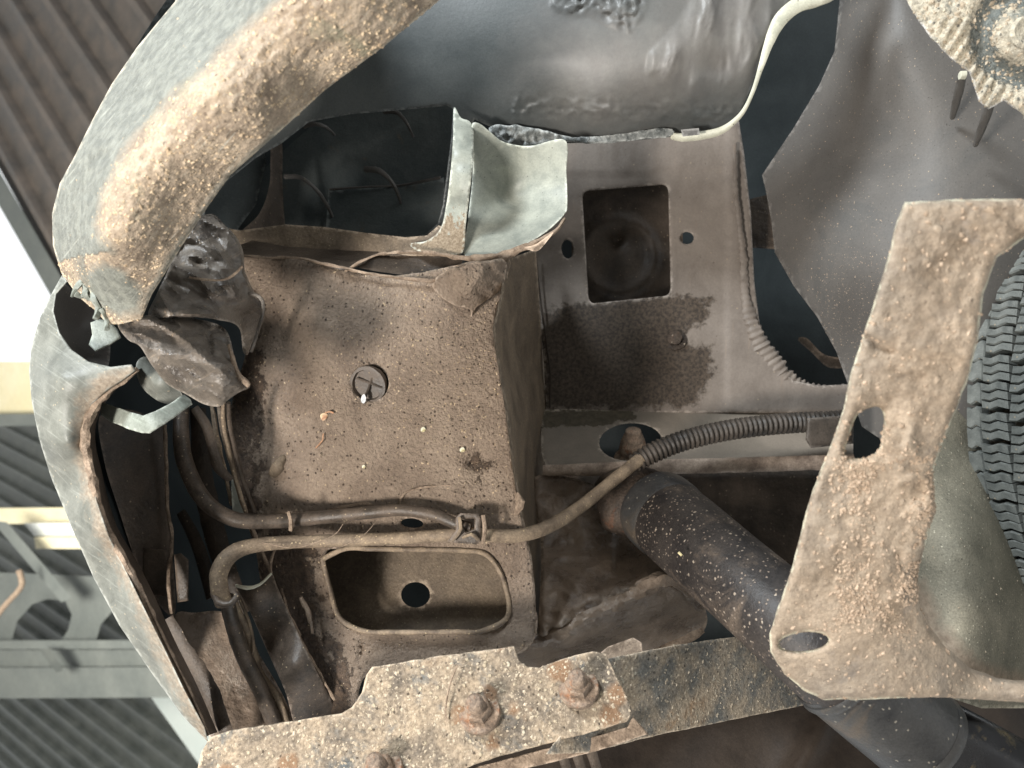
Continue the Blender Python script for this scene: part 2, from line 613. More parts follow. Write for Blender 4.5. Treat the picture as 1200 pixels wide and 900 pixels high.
M['cross'] = mat_grime('dusty_brown_paint', (0.145, 0.122, 0.104), (0.215, 0.184, 0.158), scale=18, fine=0.10, fscale=500, rough=(0.5, 0.7),
                       bump=0.25, bscale=200, bdist=0.0015, bump2=0.6, b2scale=50,
                       specks=[((0.32, 0.26, 0.19), 210, 0.18, 0.07), ((0.06, 0.045, 0.035), 260, 0.16, 0.05)],
                       mask=((0.030, 0.023, 0.018), (0.090, 0.068, 0.050), 0.6, 110, .08),
                       uvstreak=((0.23, 0.18, 0.14), 150, 14, 0, 0.60))
M['shelf'] = mat_grime('dull_brown_green_paint', (0.15, 0.13, 0.105), (0.24, 0.205, 0.168), scale=14, fine=0.1, rough=(0.5, 0.7), bump=0.2,
                       bdist=0.0015, specks=[((0.34, 0.28, 0.2), 260, 0.16, 0.06)], mask=((0.05, 0.042, 0.028), (0.09, 0.075, 0.05), 0.7, 60))
M['lip_brown'] = mat_grime('worn_brown_edge', (0.19, 0.145, 0.115), (0.46, 0.37, 0.30), scale=60, fine=0.25, rough=(0.3, 0.5), metal=0.2, bump=0.5,
                           bscale=150, bdist=0.002)
M['flare_tint_paint'] = mat_grime('body_paint_with_flare_tint', (0.062, 0.071, 0.073), (0.10, 0.108, 0.106), scale=14, fine=0.15, rough=(0.38, 0.6),  # bluish flare veil and reflections are mixed into this base colour
                            bump=0.18, bscale=260, bdist=0.001, coat=0.05, spec=0.45,
                            mask=((0.16, 0.15, 0.14), (0.20, 0.19, 0.175), 0.5, 14, .35))
M['cream'] = mat_grime('pale_cream_paint', (0.42, 0.42, 0.34), (0.66, 0.64, 0.52), scale=50, fine=0.1, rough=(0.35, 0.6), bump=0.15,
                       specks=[((0.12, 0.1, 0.07), 400, 0.25, 0.08)])
M['pale_metal'] = mat_grime('pale_grey_green_paint', (0.20, 0.215, 0.19), (0.36, 0.37, 0.315), scale=40, fine=0.12, rough=(0.35, 0.55), bump=0.2, bscale=500,
                            bdist=0.001, specks=[((0.08, 0.08, 0.07), 420, 0.24, 0.10)], mask=((0.16, 0.12, 0.08), (0.30, 0.24, 0.17), 0.8, 150))
M['sealer'] = mat_grime('dried_seam_sealer', (0.10, 0.11, 0.11), (0.26, 0.27, 0.26), scale=120, fine=0.2, rough=(0.25, 0.5), bump=0.6, bscale=160, bdist=0.003)
M['void'] = mat_grime('gap_shade_dark', (0.026, 0.032, 0.034), (0.042, 0.050, 0.052), scale=12, fine=0.2, rough=(0.5, 0.7), bump=0.15, spec=0.2)  # dark colour stands in for the shade in the gaps
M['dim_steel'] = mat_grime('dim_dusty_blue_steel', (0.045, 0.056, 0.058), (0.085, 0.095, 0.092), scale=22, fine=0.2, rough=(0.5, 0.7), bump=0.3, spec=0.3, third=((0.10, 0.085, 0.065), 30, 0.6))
M['void_brown'] = mat_grime('dark_dusty_floor_pan', (0.020, 0.015, 0.012), (0.060, 0.045, 0.034), scale=12, fine=0.2, rough=(0.45, 0.7), bump=0.25, spec=0.3)
M['arch'] = mat_grime('grey_brown_arch_liner', (0.092, 0.087, 0.082), (0.135, 0.126, 0.116), scale=7, fine=0.10, fscale=700, rough=(0.42, 0.6),
                      bump=0.35, bscale=520, bdist=0.0008, specks=[((0.34, 0.28, 0.21), 420, 0.26, 0.09), ((0.06, 0.055, 0.05), 480, 0.25, 0.14)],
                      third=((0.098, 0.096, 0.092), 9, 0.54))
M['bracket'] = mat_grime('thick_mud_on_steel', (0.215, 0.165, 0.118), (0.50, 0.395, 0.295), scale=42, fine=0.25, fscale=520, rough=(0.75, 0.95), spec=0.15,
                         bump=0.6, bscale=200, bdist=0.003, specks=[((0.54, 0.42, 0.31), 200, 0.42, 0.08), ((0.20, 0.15, 0.11), 330, 0.3, 0.03)],
                         third=((0.22, 0.19, 0.165), 26, 0.58), mask=((0.22, 0.185, 0.15), (0.35, 0.295, 0.235), 0.65, 40, .3))
M['plate'] = mat_grime('rust_and_road_salt', (0.14, 0.118, 0.095), (0.34, 0.27, 0.195), scale=42, contrast=(0.36, 0.60), fine=0.5, fscale=420, rough=(0.7, 0.95), spec=0.2,
                       bump=0.8, bscale=300, bdist=0.002, third=((0.12, 0.13, 0.13), 22, 0.54),
                       specks=[((0.50, 0.42, 0.30), 300, 0.40, 0.18), ((0.60, 0.54, 0.42), 170, 0.22, 0.08), ((0.24, 0.145, 0.085), 60, 0.55, 0.16), ((0.07, 0.055, 0.042), 330, 0.32, 0.08)])
M['plate_blue'] = mat_grime('blue_paint_with_rust', (0.17, 0.165, 0.15), (0.36, 0.295, 0.22), scale=36, contrast=(0.42, 0.62), fine=0.45, fscale=420,
                            rough=(0.6, 0.9), spec=0.25, bump=0.8, bscale=300, bdist=0.002, third=((0.30, 0.195, 0.115), 26, 0.60),
                            specks=[((0.42, 0.38, 0.30), 260, 0.36, 0.18), ((0.56, 0.52, 0.42), 150, 0.22, 0.10), ((0.05, 0.045, 0.04), 330, 0.32, 0.08)])
M['rust'] = mat_grime('rusty_bolt', (0.14, 0.105, 0.08), (0.36, 0.27, 0.20), scale=150, fine=0.4, fscale=800, rough=(0.6, 0.9), bump=0.8, bscale=500, bdist=0.0015,
                      third=((0.24, 0.12, 0.065), 110, 0.54))
M['eye'] = mat_grime('dark_rusty_eye', (0.024, 0.019, 0.016), (0.085, 0.062, 0.046), scale=70, fine=0.4, rough=(0.4, 0.7), bump=0.9, third=((0.15, 0.065, 0.035), 40, 0.60), specks=[((0.4, 0.33, 0.26), 300, 0.26, 0.1)])
M['shock'] = mat_grime('black_tube_with_salt_spots', (0.018, 0.016, 0.016), (0.046, 0.038, 0.033), scale=30, fine=0.4, rough=(0.36, 0.62), spec=0.4, bump=0.35, bscale=350,
                       bdist=0.0012, specks=[((0.24, 0.19, 0.15), 420, 0.36, 0.30), ((0.34, 0.28, 0.22), 260, 0.30, 0.12), ((0.40, 0.34, 0.27), 140, 0.14, 0.2)],
                       third=((0.11, 0.084, 0.064), 16, 0.54))
M['sleeve'] = mat_grime('grey_black_rubber_sleeve', (0.026, 0.026, 0.027), (0.055, 0.054, 0.052), scale=30, fine=0.2, rough=(0.32, 0.5), bump=0.3,
                        specks=[((0.24, 0.22, 0.18), 300, 0.26, 0.14)], third=((0.085, 0.068, 0.052), 20, 0.55))
M['gloss_black'] = mat_grime('gloss_black_pipe', (0.010, 0.010, 0.012), (0.022, 0.022, 0.024), scale=20, fine=0.15, rough=(0.16, 0.32), spec=0.6, bump=0.1,
                             third=((0.15, 0.115, 0.06), 14, 0.58))
M['tyre'] = mat_grime('grey_black_tyre_rubber', (0.095, 0.103, 0.098), (0.21, 0.22, 0.205), scale=60, fine=0.2, fscale=900, rough=(0.42, 0.62), spec=0.45, bump=0.25,
                      bscale=700, bdist=0.0006, specks=[((0.33, 0.28, 0.2), 420, 0.3, 0.07)])
M['tank'] = mat_grime('grey_green_dusty_steel', (0.175, 0.165, 0.128), (0.31, 0.285, 0.22), scale=26, fine=0.3, fscale=800, rough=(0.65, 0.85), bump=0.45, bscale=420,
                      bdist=0.0015, scratch=((0.10, 0.10, 0.075), 10, 260, 65, 0.64), specks=[((0.58, 0.54, 0.42), 420, 0.30, 0.16), ((0.04, 0.045, 0.035), 480, 0.25, 0.10)], mask=((0.24, 0.185, 0.135), (0.38, 0.30, 0.225), 0.8, 60, .3))
M['crumple'] = mat_grime('crumpled_dark_liner', (0.070, 0.060, 0.052), (0.17, 0.145, 0.12), scale=40, fine=0.2, rough=(0.2, 0.42), spec=0.55, bump=0.6, bscale=160,
                         bdist=0.003, uvstreak=((0.34, 0.27, 0.20), 26, 180, 30, 0.58), specks=[((0.36, 0.28, 0.2), 380, 0.3, 0.08)])
M['green_clip'] = mat_grime('grey_green_plastic', (0.17, 0.185, 0.16), (0.26, 0.28, 0.245), scale=70, fine=0.15, rough=(0.4, 0.6), bump=0.3,
                            uvstreak=((0.34, 0.38, 0.33), 20, 200, -30, 0.55))
M['dusty_black'] = mat_grime('dusty_black_rubber', (0.040, 0.033, 0.027), (0.125, 0.096, 0.074), scale=50, fine=0.3, fscale=700, rough=(0.28, 0.55), bump=0.4, bscale=500, bdist=0.001,
                             specks=[((0.42, 0.33, 0.22), 420, 0.3, 0.10)])
M['hose_black'] = mat_grime('black_corrugated_hose', (0.020, 0.018, 0.016), (0.065, 0.053, 0.043), scale=30, fine=0.3, fscale=700, rough=(0.35, 0.6), bump=0.3, bscale=500, bdist=0.001)
M['dusty_cable'] = mat_grime('mud_dusted_cable', (0.12, 0.09, 0.065), (0.30, 0.23, 0.16), scale=60, fine=0.3, fscale=700, rough=(0.5, 0.8), bump=0.5, bscale=500, bdist=0.001,
                             specks=[((0.55, 0.43, 0.27), 420, 0.34, 0.14)])
M['inner_brown'] = mat_grime('dusty_dark_steel', (0.036, 0.028, 0.022), (0.10, 0.076, 0.057), scale=25, fine=0.25, rough=(0.32, 0.6), bump=0.5, bscale=250,
                             edge=(0.15, 0.115, 0.088), specks=[((0.30, 0.23, 0.16), 300, 0.25, 0.07)])
M['box_low'] = mat_grime('shiny_brown_underseal', (0.15, 0.112, 0.084), (0.32, 0.245, 0.185), scale=26, fine=0.2, rough=(0.2, 0.40), spec=0.7, bump=0.6, bscale=190,
                         bdist=0.0025, mask=((0.24, 0.19, 0.15), (0.40, 0.34, 0.28), 0.25, 90, .25))
M['torn'] = mat_grime('torn_rusty_edge', (0.15, 0.108, 0.077), (0.38, 0.29, 0.215), scale=120, fine=0.3, rough=(0.6, 0.9), bump=0.7, bscale=400, bdist=0.002)
M['crumb'] = mat_grime('dried_mud_crumbs', (0.42, 0.31, 0.20), (0.66, 0.53, 0.37), scale=200, fine=0.3, rough=(0.8, 1), bump=0.3)
M['crumb_dull'] = mat_grime('dried_mud_lumps', (0.33, 0.245, 0.175), (0.50, 0.385, 0.285), scale=120, fine=0.3, rough=(0.8, 1), bump=0.3)
M['salt'] = mat_grime('pale_salt_crumbs', (0.32, 0.26, 0.19), (0.54, 0.46, 0.35), scale=200, fine=0.3, rough=(0.8, 1), bump=0.3)
M['hub_mud'] = mat_grime('caked_pale_grit', (0.36, 0.33, 0.27), (0.62, 0.56, 0.44), scale=60, fine=0.5, fscale=420, rough=(0.8, 1), bump=0.9, bscale=320, bdist=0.003,
                         specks=[((0.13, 0.13, 0.12), 330, 0.35, 0.25), ((0.8, 0.72, 0.55), 300, 0.35, 0.2)], third=((0.23, 0.24, 0.215), 50, 0.55),
                         mask=((0.12, 0.135, 0.13), (0.22, 0.23, 0.21), 0.7, 200))
M['leaf'] = mat_grime('dry_orange_leaf', (0.40, 0.21, 0.12), (0.52, 0.32, 0.20), scale=200, bump=0.2)
M['leaf_pale'] = mat_grime('dry_yellow_seed', (0.50, 0.43, 0.22), (0.62, 0.54, 0.33), scale=200, bump=0.2)
M['stone_white'] = mat_grime('white_chip', (0.60, 0.62, 0.64), (0.74, 0.75, 0.76), scale=200, bump=0.1, rough=(0.3, 0.5))
# background
M['concrete'] = mat_grime('concrete_floor', (0.30, 0.29, 0.27), (0.40, 0.385, 0.36), scale=1.2, fine=0.1, fscale=60, bump=0.1, bscale=20)
M['roof_sheet'] = mat_grime('brown_grey_roof_sheet', (0.10, 0.092, 0.086), (0.19, 0.16, 0.14), scale=5, fine=0.06, fscale=40, rough=(0.4, 0.6), bump=0.05, bscale=10)
M['roof_dark'] = mat_grime('dark_grey_roof_sheet', (0.075, 0.085, 0.08), (0.14, 0.15, 0.14), scale=5, fine=0.06, fscale=40, rough=(0.4, 0.6), bump=0.05, bscale=10)
M['steel'] = mat_grime('grey_painted_steel', (0.13, 0.145, 0.14), (0.18, 0.195, 0.185), scale=3, fine=0.08, fscale=40, rough=(0.5, 0.7), bump=0.1, bscale=20)
M['yellow_beam'] = mat_grime('cream_yellow_painted_steel', (0.78, 0.70, 0.45), (0.85, 0.79, 0.58), scale=2, fine=0.05, fscale=30, rough=(0.5, 0.7), bump=0.1, bscale=20)
M['white_steel'] = mat_grime('white_painted_steel', (0.66, 0.70, 0.68), (0.78, 0.80, 0.78), scale=2, fine=0.05, fscale=30, rough=(0.5, 0.7), bump=0.1, bscale=20)
M['skylight'] = mat_grime('pale_translucent_sheet', (0.72, 0.80, 0.77), (0.80, 0.86, 0.83), scale=2, fine=0.03, fscale=30, rough=(0.4, 0.6), bump=0.05, bscale=20)

# ================================================================== BACKGROUND: the shed roof, metres above the car
def on_z(x, y, z):
    v = P(x, y, 1.0) - CAM
    return CAM + v * ((z - CAM[2]) / v[2])


def corrugated(name, z, p0, p1, p2, pitch, height, mat, tilt=0.0):
    """trapezoid sheet: p0-p1 is the edge the ribs start from, p0-p2 runs along the ribs"""
    A = on_z(*p0, z); B = on_z(*p1, z); C_ = on_z(*p2, z)
    a = C_ - A; e = B - A
    ah = a / np.linalg.norm(a)
    perp = e - ah * (e @ ah)
    w = np.linalg.norm(perp)
    n = int(w / pitch)
    prof = []
    for i in range(n):
        for u, h in ((0.0, 0), (0.42, 0), (0.5, 1), (0.68, 1), (0.76, 0.0)):
            prof.append(((i + u) / n, h * height))
    prof.append((1.0, 0))
    verts = []
    for (t, h) in prof:
        b = A + e * t + np.array([0, 0, -h])
        verts += [b, b + a, b + np.array([0, 0, 0.02]), b + a + np.array([0, 0, 0.02])]
    faces = []
    for i in range(len(prof) - 1):
        k = 4 * i
        faces += [(k, k + 1, k + 5, k + 4), (k + 6, k + 7, k + 3, k + 2)]
    faces += [(0, 2, 3, 1)]
    k = 4 * (len(prof) - 1)
    faces += [(k + 1, k + 3, k + 2, k)]
    o = mesh_obj(name, verts, faces, mat, None, False)
    o['kind'] = 'structure'
    return o


corrugated('roof_sheet', 4.6, (-290, -330), (420, -330), (72, 330), 0.30, 0.07, M['roof_sheet'])
corrugated('lower_roof_sheet', 5.4, (-560, 470), (330, 470), (-120, 1010), 0.19, 0.05, M['roof_dark'])


ground = mesh_obj('ground', [(-14, -12, 0), (14, -12, 0), (14, 12, 0), (-14, 12, 0)], [(0, 1, 2, 3)], M['concrete'], None, False)
ground['kind'] = 'structure'


def zplane(z):
    def f(x, y):
        x = np.asarray(x, float); y = np.asarray(y, float)
        v = P(x, y, np.ones_like(x)) - CAM
        return (z - CAM[2]) / v[:, 2]
    return f


def bgbeam(name, poly, z, th, mat, label, cat, holes=(), parent=None, hsp=False):
    o = sheet(name, poly, zplane(z), mat, parent, holes=holes, th=th, res=30, sp=False, smooth=False, hsp=hsp, edge=False)
    if parent is None:
        o['label'] = label; o['category'] = cat
    return o


bgbeam('roof_gutter', [(-60, 120), (-30, 150), (70, 322), (90, 365), (70, 365), (50, 330), (-60, 138)], 4.5, 0.12, M['steel'],
       'pale grey edge trim along the brown corrugated roof', 'roof trim')
bgbeam('roof_purlin', [(-80, 424), (130, 424), (130, 486), (-80, 486)], 4.2, 0.2, M['yellow_beam'],
       'broad cream yellow beam below the bright white opening', 'roof beam')
bgbeam('roof_purlin', [(-80, 486), (140, 484), (140, 497), (-80, 501)], 4.1, 0.12, M['steel'],
       'thin grey steel rail just under the broad cream beam', 'roof beam')
bgbeam('roof_purlin', [(-80, 596), (180, 594), (180, 612), (-80, 615)], 4.0, 0.12, M['yellow_beam'],
       'narrow cream yellow beam in front of the dark corrugated roof', 'roof beam')
lamp = thing('strip_light_housing', 'pale box fitting hung below the narrow cream beam', 'light fitting', (80, 620, 5.5))
bgbeam('housing', [(28, 613), (200, 612), (200, 628), (40, 628)], 3.9, 0.08, M['white_steel'], None, None, parent=lamp)
bgbeam('cover', [(40, 629), (220, 629), (220, 643), (42, 643)], 3.86, 0.06, M['yellow_beam'], None, None, parent=lamp)
tr = thing('roof_truss', 'grey steel roof truss with rounded openings left of the bumper', 'roof truss', (80, 720, 4.5))
bgbeam('web_plate', [(-80, 668), (30, 672), (120, 676), (240, 676), (240, 752), (-80, 752)], 3.9, 0.03, M['steel'], None, None, parent=tr,
       holes=[[(14, 750), (20, 728), (38, 708), (56, 702), (76, 704), (84, 720), (80, 738), (72, 750)],
              [(113, 750), (118, 732), (132, 716), (150, 708), (200, 712), (210, 740), (206, 750)]])
bgbeam('lower_chord', [(-80, 751), (240, 750), (240, 760), (-80, 761)], 3.8, 0.06, M['steel'], None, None, parent=tr)
bgbeam('chord_flange', [(-80, 762), (240, 761), (240, 780), (-80, 782)], 3.86, 0.06, M['steel'], None, None, parent=tr)
bgbeam('bottom_plate', [(-80, 783), (260, 781), (260, 817), (-80, 819)], 3.84, 0.06, M['steel'], None, None, parent=tr)
bgbeam('brace', [(-10, 610), (8, 612), (84, 700), (72, 706)], 3.7, 0.05, M['steel'], None, None, parent=tr)
bgbeam('brace', [(45, 760), (60, 760), (74, 786), (66, 788)], 3.7, 0.05, M['roof_dark'], None, None, parent=tr)
o = tube('bent_rod', [(-20, 745, 4.3), (4, 712, 4.3), (22, 692, 4.3), (26, 682, 4.3), (22, 668, 4.3)], 3.2, M['torn'])
o['label'] = 'thin brown bent rod in front of the grey roof truss'; o['category'] = 'rod'
bgbeam('skylight_strip', [(176, 816), (214, 816), (262, 868), (262, 905), (240, 905)], 4.9, 0.04, M['skylight'],
       'bright pale green translucent strip set in the corrugated roof', 'skylight')

# ================================================================== CAR BODY
car = thing('car_body', 'dirty underside of a damaged car corner with brown dusty underseal', 'car', (600, 450, 0.9))


def body(name, *a, **k):
    return sheet(name, *a, parent=car, **k)


# added backing sheet: keeps the sky out behind and paints gap shade dark
pan_ctrl = [(70, 380, .53), (130, 600, .56), (200, 800, .55), (240, 870, .55), (300, 870, .8), (200, 560, .85), (300, 600, .95), (600, 500, 1.0), (250, 200, .70),
            (300, 120, .68), (400, 60, .72), (520, -60, .72), (430, 220, .88), (600, 100, .9), (900, 100, .92), (930, 380, .98), (1200, 100, 1.0), (1300, 500, 1.0), (900, 600, .98),
            (1200, 900, 1.0), (700, 900, .95), (600, 1000, .9), (400, 1000, .85)]
body('backing_sheet', [(250, -60), (150, 70), (95, 190), (76, 260), (80, 320), (68, 355), (62, 390), (62, 430), (76, 500), (110, 590), (150, 680), (205, 790), (248, 875), (252, 1010),
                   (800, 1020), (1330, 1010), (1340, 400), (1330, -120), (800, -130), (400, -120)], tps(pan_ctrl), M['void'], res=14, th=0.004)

# frame rail: front face with the openings
rail_hole = rrect(0, 0, 1, 1, 0.17, quad=[(377, 645), (578, 648), (600, 738), (397, 738)])
rail_hole = [tuple(p) for p in spline([(378, 655), (384, 645), (400, 643), (480, 644), (552, 646), (576, 654), (588, 672), (593, 700), (595, 722), (588, 735), (570, 739), (490, 741), (420, 739), (402, 730), (391, 705)], True, 8)]
rail_d = tps([(290, 300, .615), (330, 320, .60), (440, 330, .59), (560, 330, .585), (600, 330, .59), (280, 480, .63), (310, 470, .605), (440, 450, .585), (580, 450, .565), (300, 600, .61),
              (440, 600, .575), (600, 600, .552), (330, 720, .60), (480, 745, .565), (620, 720, .552), (420, 830, .59), (330, 850, .61)])
patch = inside_mask([(468, 598), (480, 574), (520, 567), (602, 570), (612, 600), (612, 620), (530, 604)], 3)
dent = lambda x, y, cx, cy, r, a: a * np.exp(-((x - cx) ** 2 + (y - cy) ** 2) / (r * r))


def rail_disp(x, y):
    return (0.0016 * fbm(x, y, 60, 3, 3) * 2 + 0.0011 * fbm(x, y, 9, 3, 8) + 0.0016 * patch(x, y)
            - dent(x, y, 560, 541, 18, .006) + dent(x, y, 327, 546, 10, .006) - dent(x, y, 300, 520, 40, .006)
            - dent(x, y, 552, 543, 5, .006) + dent(x, y, 590, 440, 30, .004) * (0.5 + fbm(x, y, 12, 3, 44))
            - 0.006 * np.exp(-((y - 760) / 12.0) ** 2) * (x > 420) + dent(x, y, 574, 548, 5, .003))


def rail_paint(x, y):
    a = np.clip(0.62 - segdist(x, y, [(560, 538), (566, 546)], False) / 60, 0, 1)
    b = np.clip(0.80 - (x - 275 + (y - 300) * 0.0) / 95.0, 0, 0.62) * (y > 340) * (y < 640)  # shade down the rail's left side painted darker
    c = inside_mask([(300, 600), (370, 640), (385, 740), (430, 790), (400, 860), (330, 860), (300, 700)], 40)(x, y) * .85  # shaded lower left end of the rail painted darker
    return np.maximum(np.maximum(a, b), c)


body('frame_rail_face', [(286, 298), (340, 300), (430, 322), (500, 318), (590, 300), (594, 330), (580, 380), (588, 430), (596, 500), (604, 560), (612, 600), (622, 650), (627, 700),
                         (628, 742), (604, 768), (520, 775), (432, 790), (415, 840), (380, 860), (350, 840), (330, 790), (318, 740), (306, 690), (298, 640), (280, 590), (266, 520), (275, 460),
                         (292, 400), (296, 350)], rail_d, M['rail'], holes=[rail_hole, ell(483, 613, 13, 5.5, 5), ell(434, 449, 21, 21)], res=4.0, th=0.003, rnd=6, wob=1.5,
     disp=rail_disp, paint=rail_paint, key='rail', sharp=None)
side_d = tps([(585, 305, .585), (594, 330, .59), (590, 430, .568), (604, 560, .556), (628, 742, .556), (628, 300, .72), (640, 480, .76), (640, 640, .75), (640, 740, .72)])
body('frame_rail_side', [(588, 306), (628, 292), (634, 380), (641, 480), (642, 560), (644, 640), (642, 745), (626, 742), (620, 650), (608, 598), (600, 545), (592, 480), (582, 420), (577, 385), (588, 340)],
     side_d, M['rail_side'], res=4, th=0.003, disp=lambda x, y: .002 * fbm(x, y, 14, 3, 6), sharp=None, sp=False)
# inner wall and floor of the rail opening
body('rail_inner_wall', [(372, 636), (600, 636), (604, 748), (385, 748)], flat([(390, 640, .66), (590, 640, .635), (590, 740, .60)]), M['rail_side'], holes=[ell(487, 697, 17, 15)],
     sp=False, res=7, th=0.002, disp=lambda x, y: .0015 * fbm(x, y, 30, 3, 2), label='inner wall with a round hole seen through the large opening')
tube('opening_rim', [(p[0], p[1], float(rail_d(np.array([p[0]]), np.array([p[1]]))[0]) - .001) for p in rail_hole[::4]] + [(rail_hole[0][0], rail_hole[0][1], float(rail_d(np.array([rail_hole[0][0]]), np.array([rail_hole[0][1]]))[0]) - .001)],
     3.0, M['dusty_cable'], car, seg=10, rough=.12, label='rolled edge round the large rounded opening')
# plug
pl = lathe('drain_plug', P(434, 449, .590), -Dv * .9 + Uv * -.25 + Rv * -.2, [(.0145, 0), (.0150, .003), (.0150, .006), (.0128, .0062), (.0120, .003), (.0, .003)], M['dusty_black'], car, seg=28, wob=.05,
           label='round dusty rubber plug in the brown frame rail')
lathe('plug_recess', P(434, 449, .606), -Dv, [(.022, 0), (.022, .002), (.001, .0025)], M['void_brown'], car, seg=20)
for a in (20, 110):
    ca, sa = math.cos(math.radians(a)), math.sin(math.radians(a))
    tube('plug_rib', [(434 - 17 * ca, 449 - 17 * sa, .586), (434 + 17 * ca, 449 + 17 * sa, .586)], 1.6, M['dusty_black'], pl, seg=6)
tube('weld_nib', [(320, 556, .604), (326, 546, .598), (333, 535, .603)], [5, 7, 4], M['rail_side'], car, seg=8, rough=.2)
# patch seam
tube('seam_bead', [(384, 598, .583), (410, 592, .58), (428, 590, .578), (446, 593, .577)], 1.8, M['torn'], car, seg=6, rough=.4)
tube('seam_bead', [(466, 600, .572), (472, 580, .568), (490, 572, .566), (530, 569, .561), (575, 571, .556), (602, 572, .553)], 1.4, M['torn'], car, seg=6, rough=.4)
tube('torn_nib', [(604, 577, .55), (610, 588, .545), (604, 604, .548)], [2, 5, 2], M['torn'], car, seg=8, rough=.3)

# lumpy underseal flap under the tear
body('underseal_flap', [(506, 334), (522, 318), (556, 308), (590, 304), (593, 322), (585, 342), (570, 352), (556, 362), (552, 374), (549, 362), (530, 357), (514, 346)],
     tps([(506, 330, .585), (590, 304, .565), (545, 330, .545), (552, 372, .58), (575, 350, .575), (530, 357, .572)]), M['rail'], res=2.5, th=.002, wob=2,
     disp=lambda x, y: .006 * ridged(x, y, 26, 3, 12), key='flap', sharp=None)

# crossmember panel
cross_d = flat([(640, 200, .765), (870, 200, .745), (640, 470, .755)])
sq = rrect(0, 0, 1, 1, .07, quad=[(682, 224), (783, 216), (786, 346), (690, 356)])
cm = body('crossmember', [(618, 150), (740, 150), (866, 142), (872, 180), (880, 250), (884, 330), (890, 378), (905, 418), (930, 446), (960, 452), (1000, 450), (1000, 484), (640, 484), (636, 400), (622, 300)],
          cross_d, M['cross'], holes=[sq, ell(665, 292, 7, 11, -5), ell(805, 279, 8, 7)], sp=False, res=5, th=.004, rnd=2.5,
          disp=lambda x, y: .003 * fbm(x, y, 90, 3, 31) + .0006 * fbm(x, y, 12, 3, 5) + (y < 204 - (x - 690) * .03) * (.0014 + .0016 * fbm(x * 4, y * .5, 20, 3, 5)) + .0016 * (x > 852 + 5 * fbm(x, y, 14, 2, 4)),
          paint=inside_mask([(632, 366), (690, 352), (715, 350), (740, 345), (800, 345), (833, 352), (830, 374), (806, 388), (800, 402), (833, 408), (836, 440), (812, 476), (636, 480)], 22), key='cross', sharp=None)
bk = body('panel_behind_square_hole', [(670, 205), (800, 205), (800, 370), (670, 370)], flat([(670, 205, .80), (800, 205, .80), (670, 370, .81)]), M['inner_brown'], sp=False, res=5,
          disp=lambda x, y: .007 * np.exp(-((np.hypot(x - 726, (y - 300)) - 42) / 7.0) ** 2) - dent(x, y, 722, 281, 9, .01) + .003 * fbm(x, y, 40, 3, 4), key='sqback',
          label='dark panel with a raised ring seen through the square hole')
wb = [(856, 168), (857, 220), (862, 262), (866, 300), (868, 340), (876, 378), (888, 404), (904, 430), (922, 450), (946, 460), (990, 458)]
wb = [(x + 5, y, .737) for x, y in wb]
tube('weld_bead', wb, [2, 3, 3, 4, 5, 8, 10, 11, 11, 10, 8], M['cross'], car, seg=10, rib=(7.5, .13), rough=.22, flatten=.6, step=2.0, label='wavy brown weld bead along the curved crossmember edge')
0 and tube('sealant_line', [(850, 205, .742), (858, 240, .742), (856, 280, .742), (862, 320, .742)], 2, M['shelf'], car, seg=6, rough=.6, step=3)
tube('seam_line', [(628, 300, .753), (632, 340, .753), (640, 400, .752), (645, 440, .752), (644, 478, .75)], 1.2, M['void_brown'], car, seg=5, rough=.3)
rb = lathe('rusty_rivet', P(792, 399, .747), -Dv * .8 + Uv * .3 - Rv * .3, [(.011, 0), (.011, .002), (.007, .003), (.0075, .008), (.004, .010)], M['eye'], car, wob=.14, seg=16)

# shelf with slot and lip
shelf_d = flat([(640, 480, .752), (980, 474, .745), (640, 545, .690)])
body('ledge', [(634, 480), (1000, 472), (1000, 545), (640, 550), (634, 530)], shelf_d, M['shelf'], holes=[ell(739, 518, 37, 22, -3)], sp=False, res=5, th=.003, rnd=1.5,
     paint=inside_mask([(634, 476), (740, 476), (745, 490), (700, 500), (634, 500)], 10), disp=lambda x, y: .0015 * fbm(x, y, 60, 3, 5),
     label='narrow brown ledge with an oval hole and a stud in it')
tube('ledge_lip', [(636, 551, .682), (700, 550, .680), (780, 547, .678), (860, 545, .676), (1000, 541, .674)], [6, 8, 9, 9, 9], M['lip_brown'], car, seg=10, rough=.06, flatten=.5)
st = lathe('stud', P(741, 545, .735), Uv * .86 + -Dv * .45 + Rv * -.05, [(.017, 0), (.018, .010), (.012, .014), (.0135, .018), (.0125, .026), (.0095, .034), (.008, .037), (.0075, .040), (.003, .0415)],
           M['rust'], car, wob=.05, seg=18, label='rusty stepped stud standing in the oval hole')

# boot floor with cavity cut, lip and brushed sealer
cav = [(330, 168), (362, 143), (410, 134), (470, 129), (524, 124), (531, 128), (529, 160), (524, 200), (519, 240), (513, 262), (498, 275), (475, 278), (430, 273), (380, 266), (335, 263),
       (285, 270), (240, 262), (240, 232), (275, 205), (300, 185)]
boot_d = tps([(520, -60, .60), (420, 90, .62), (300, 180, .63), (330, 240, .63), (560, 40, .60), (700, 0, .575), (700, 80, .585), (850, 0, .57), (860, 80, .58), (960, -60, .57),
              (600, 135, .625), (700, 135, .61), (800, 135, .605), (665, 165, .65), (790, 160, .635), (560, 150, .64), (250, 280, .63)])
strokes_area = inside_mask([(770, 66), (800, 36), (830, -20), (900, -60), (925, 0), (890, 70), (868, 108), (830, 100), (806, 116), (785, 100), (768, 82)], 16)
wav_area = inside_mask([(650, -30), (760, -30), (750, 15), (735, 33), (715, 25), (690, 12), (665, 15), (650, 5)], 8)


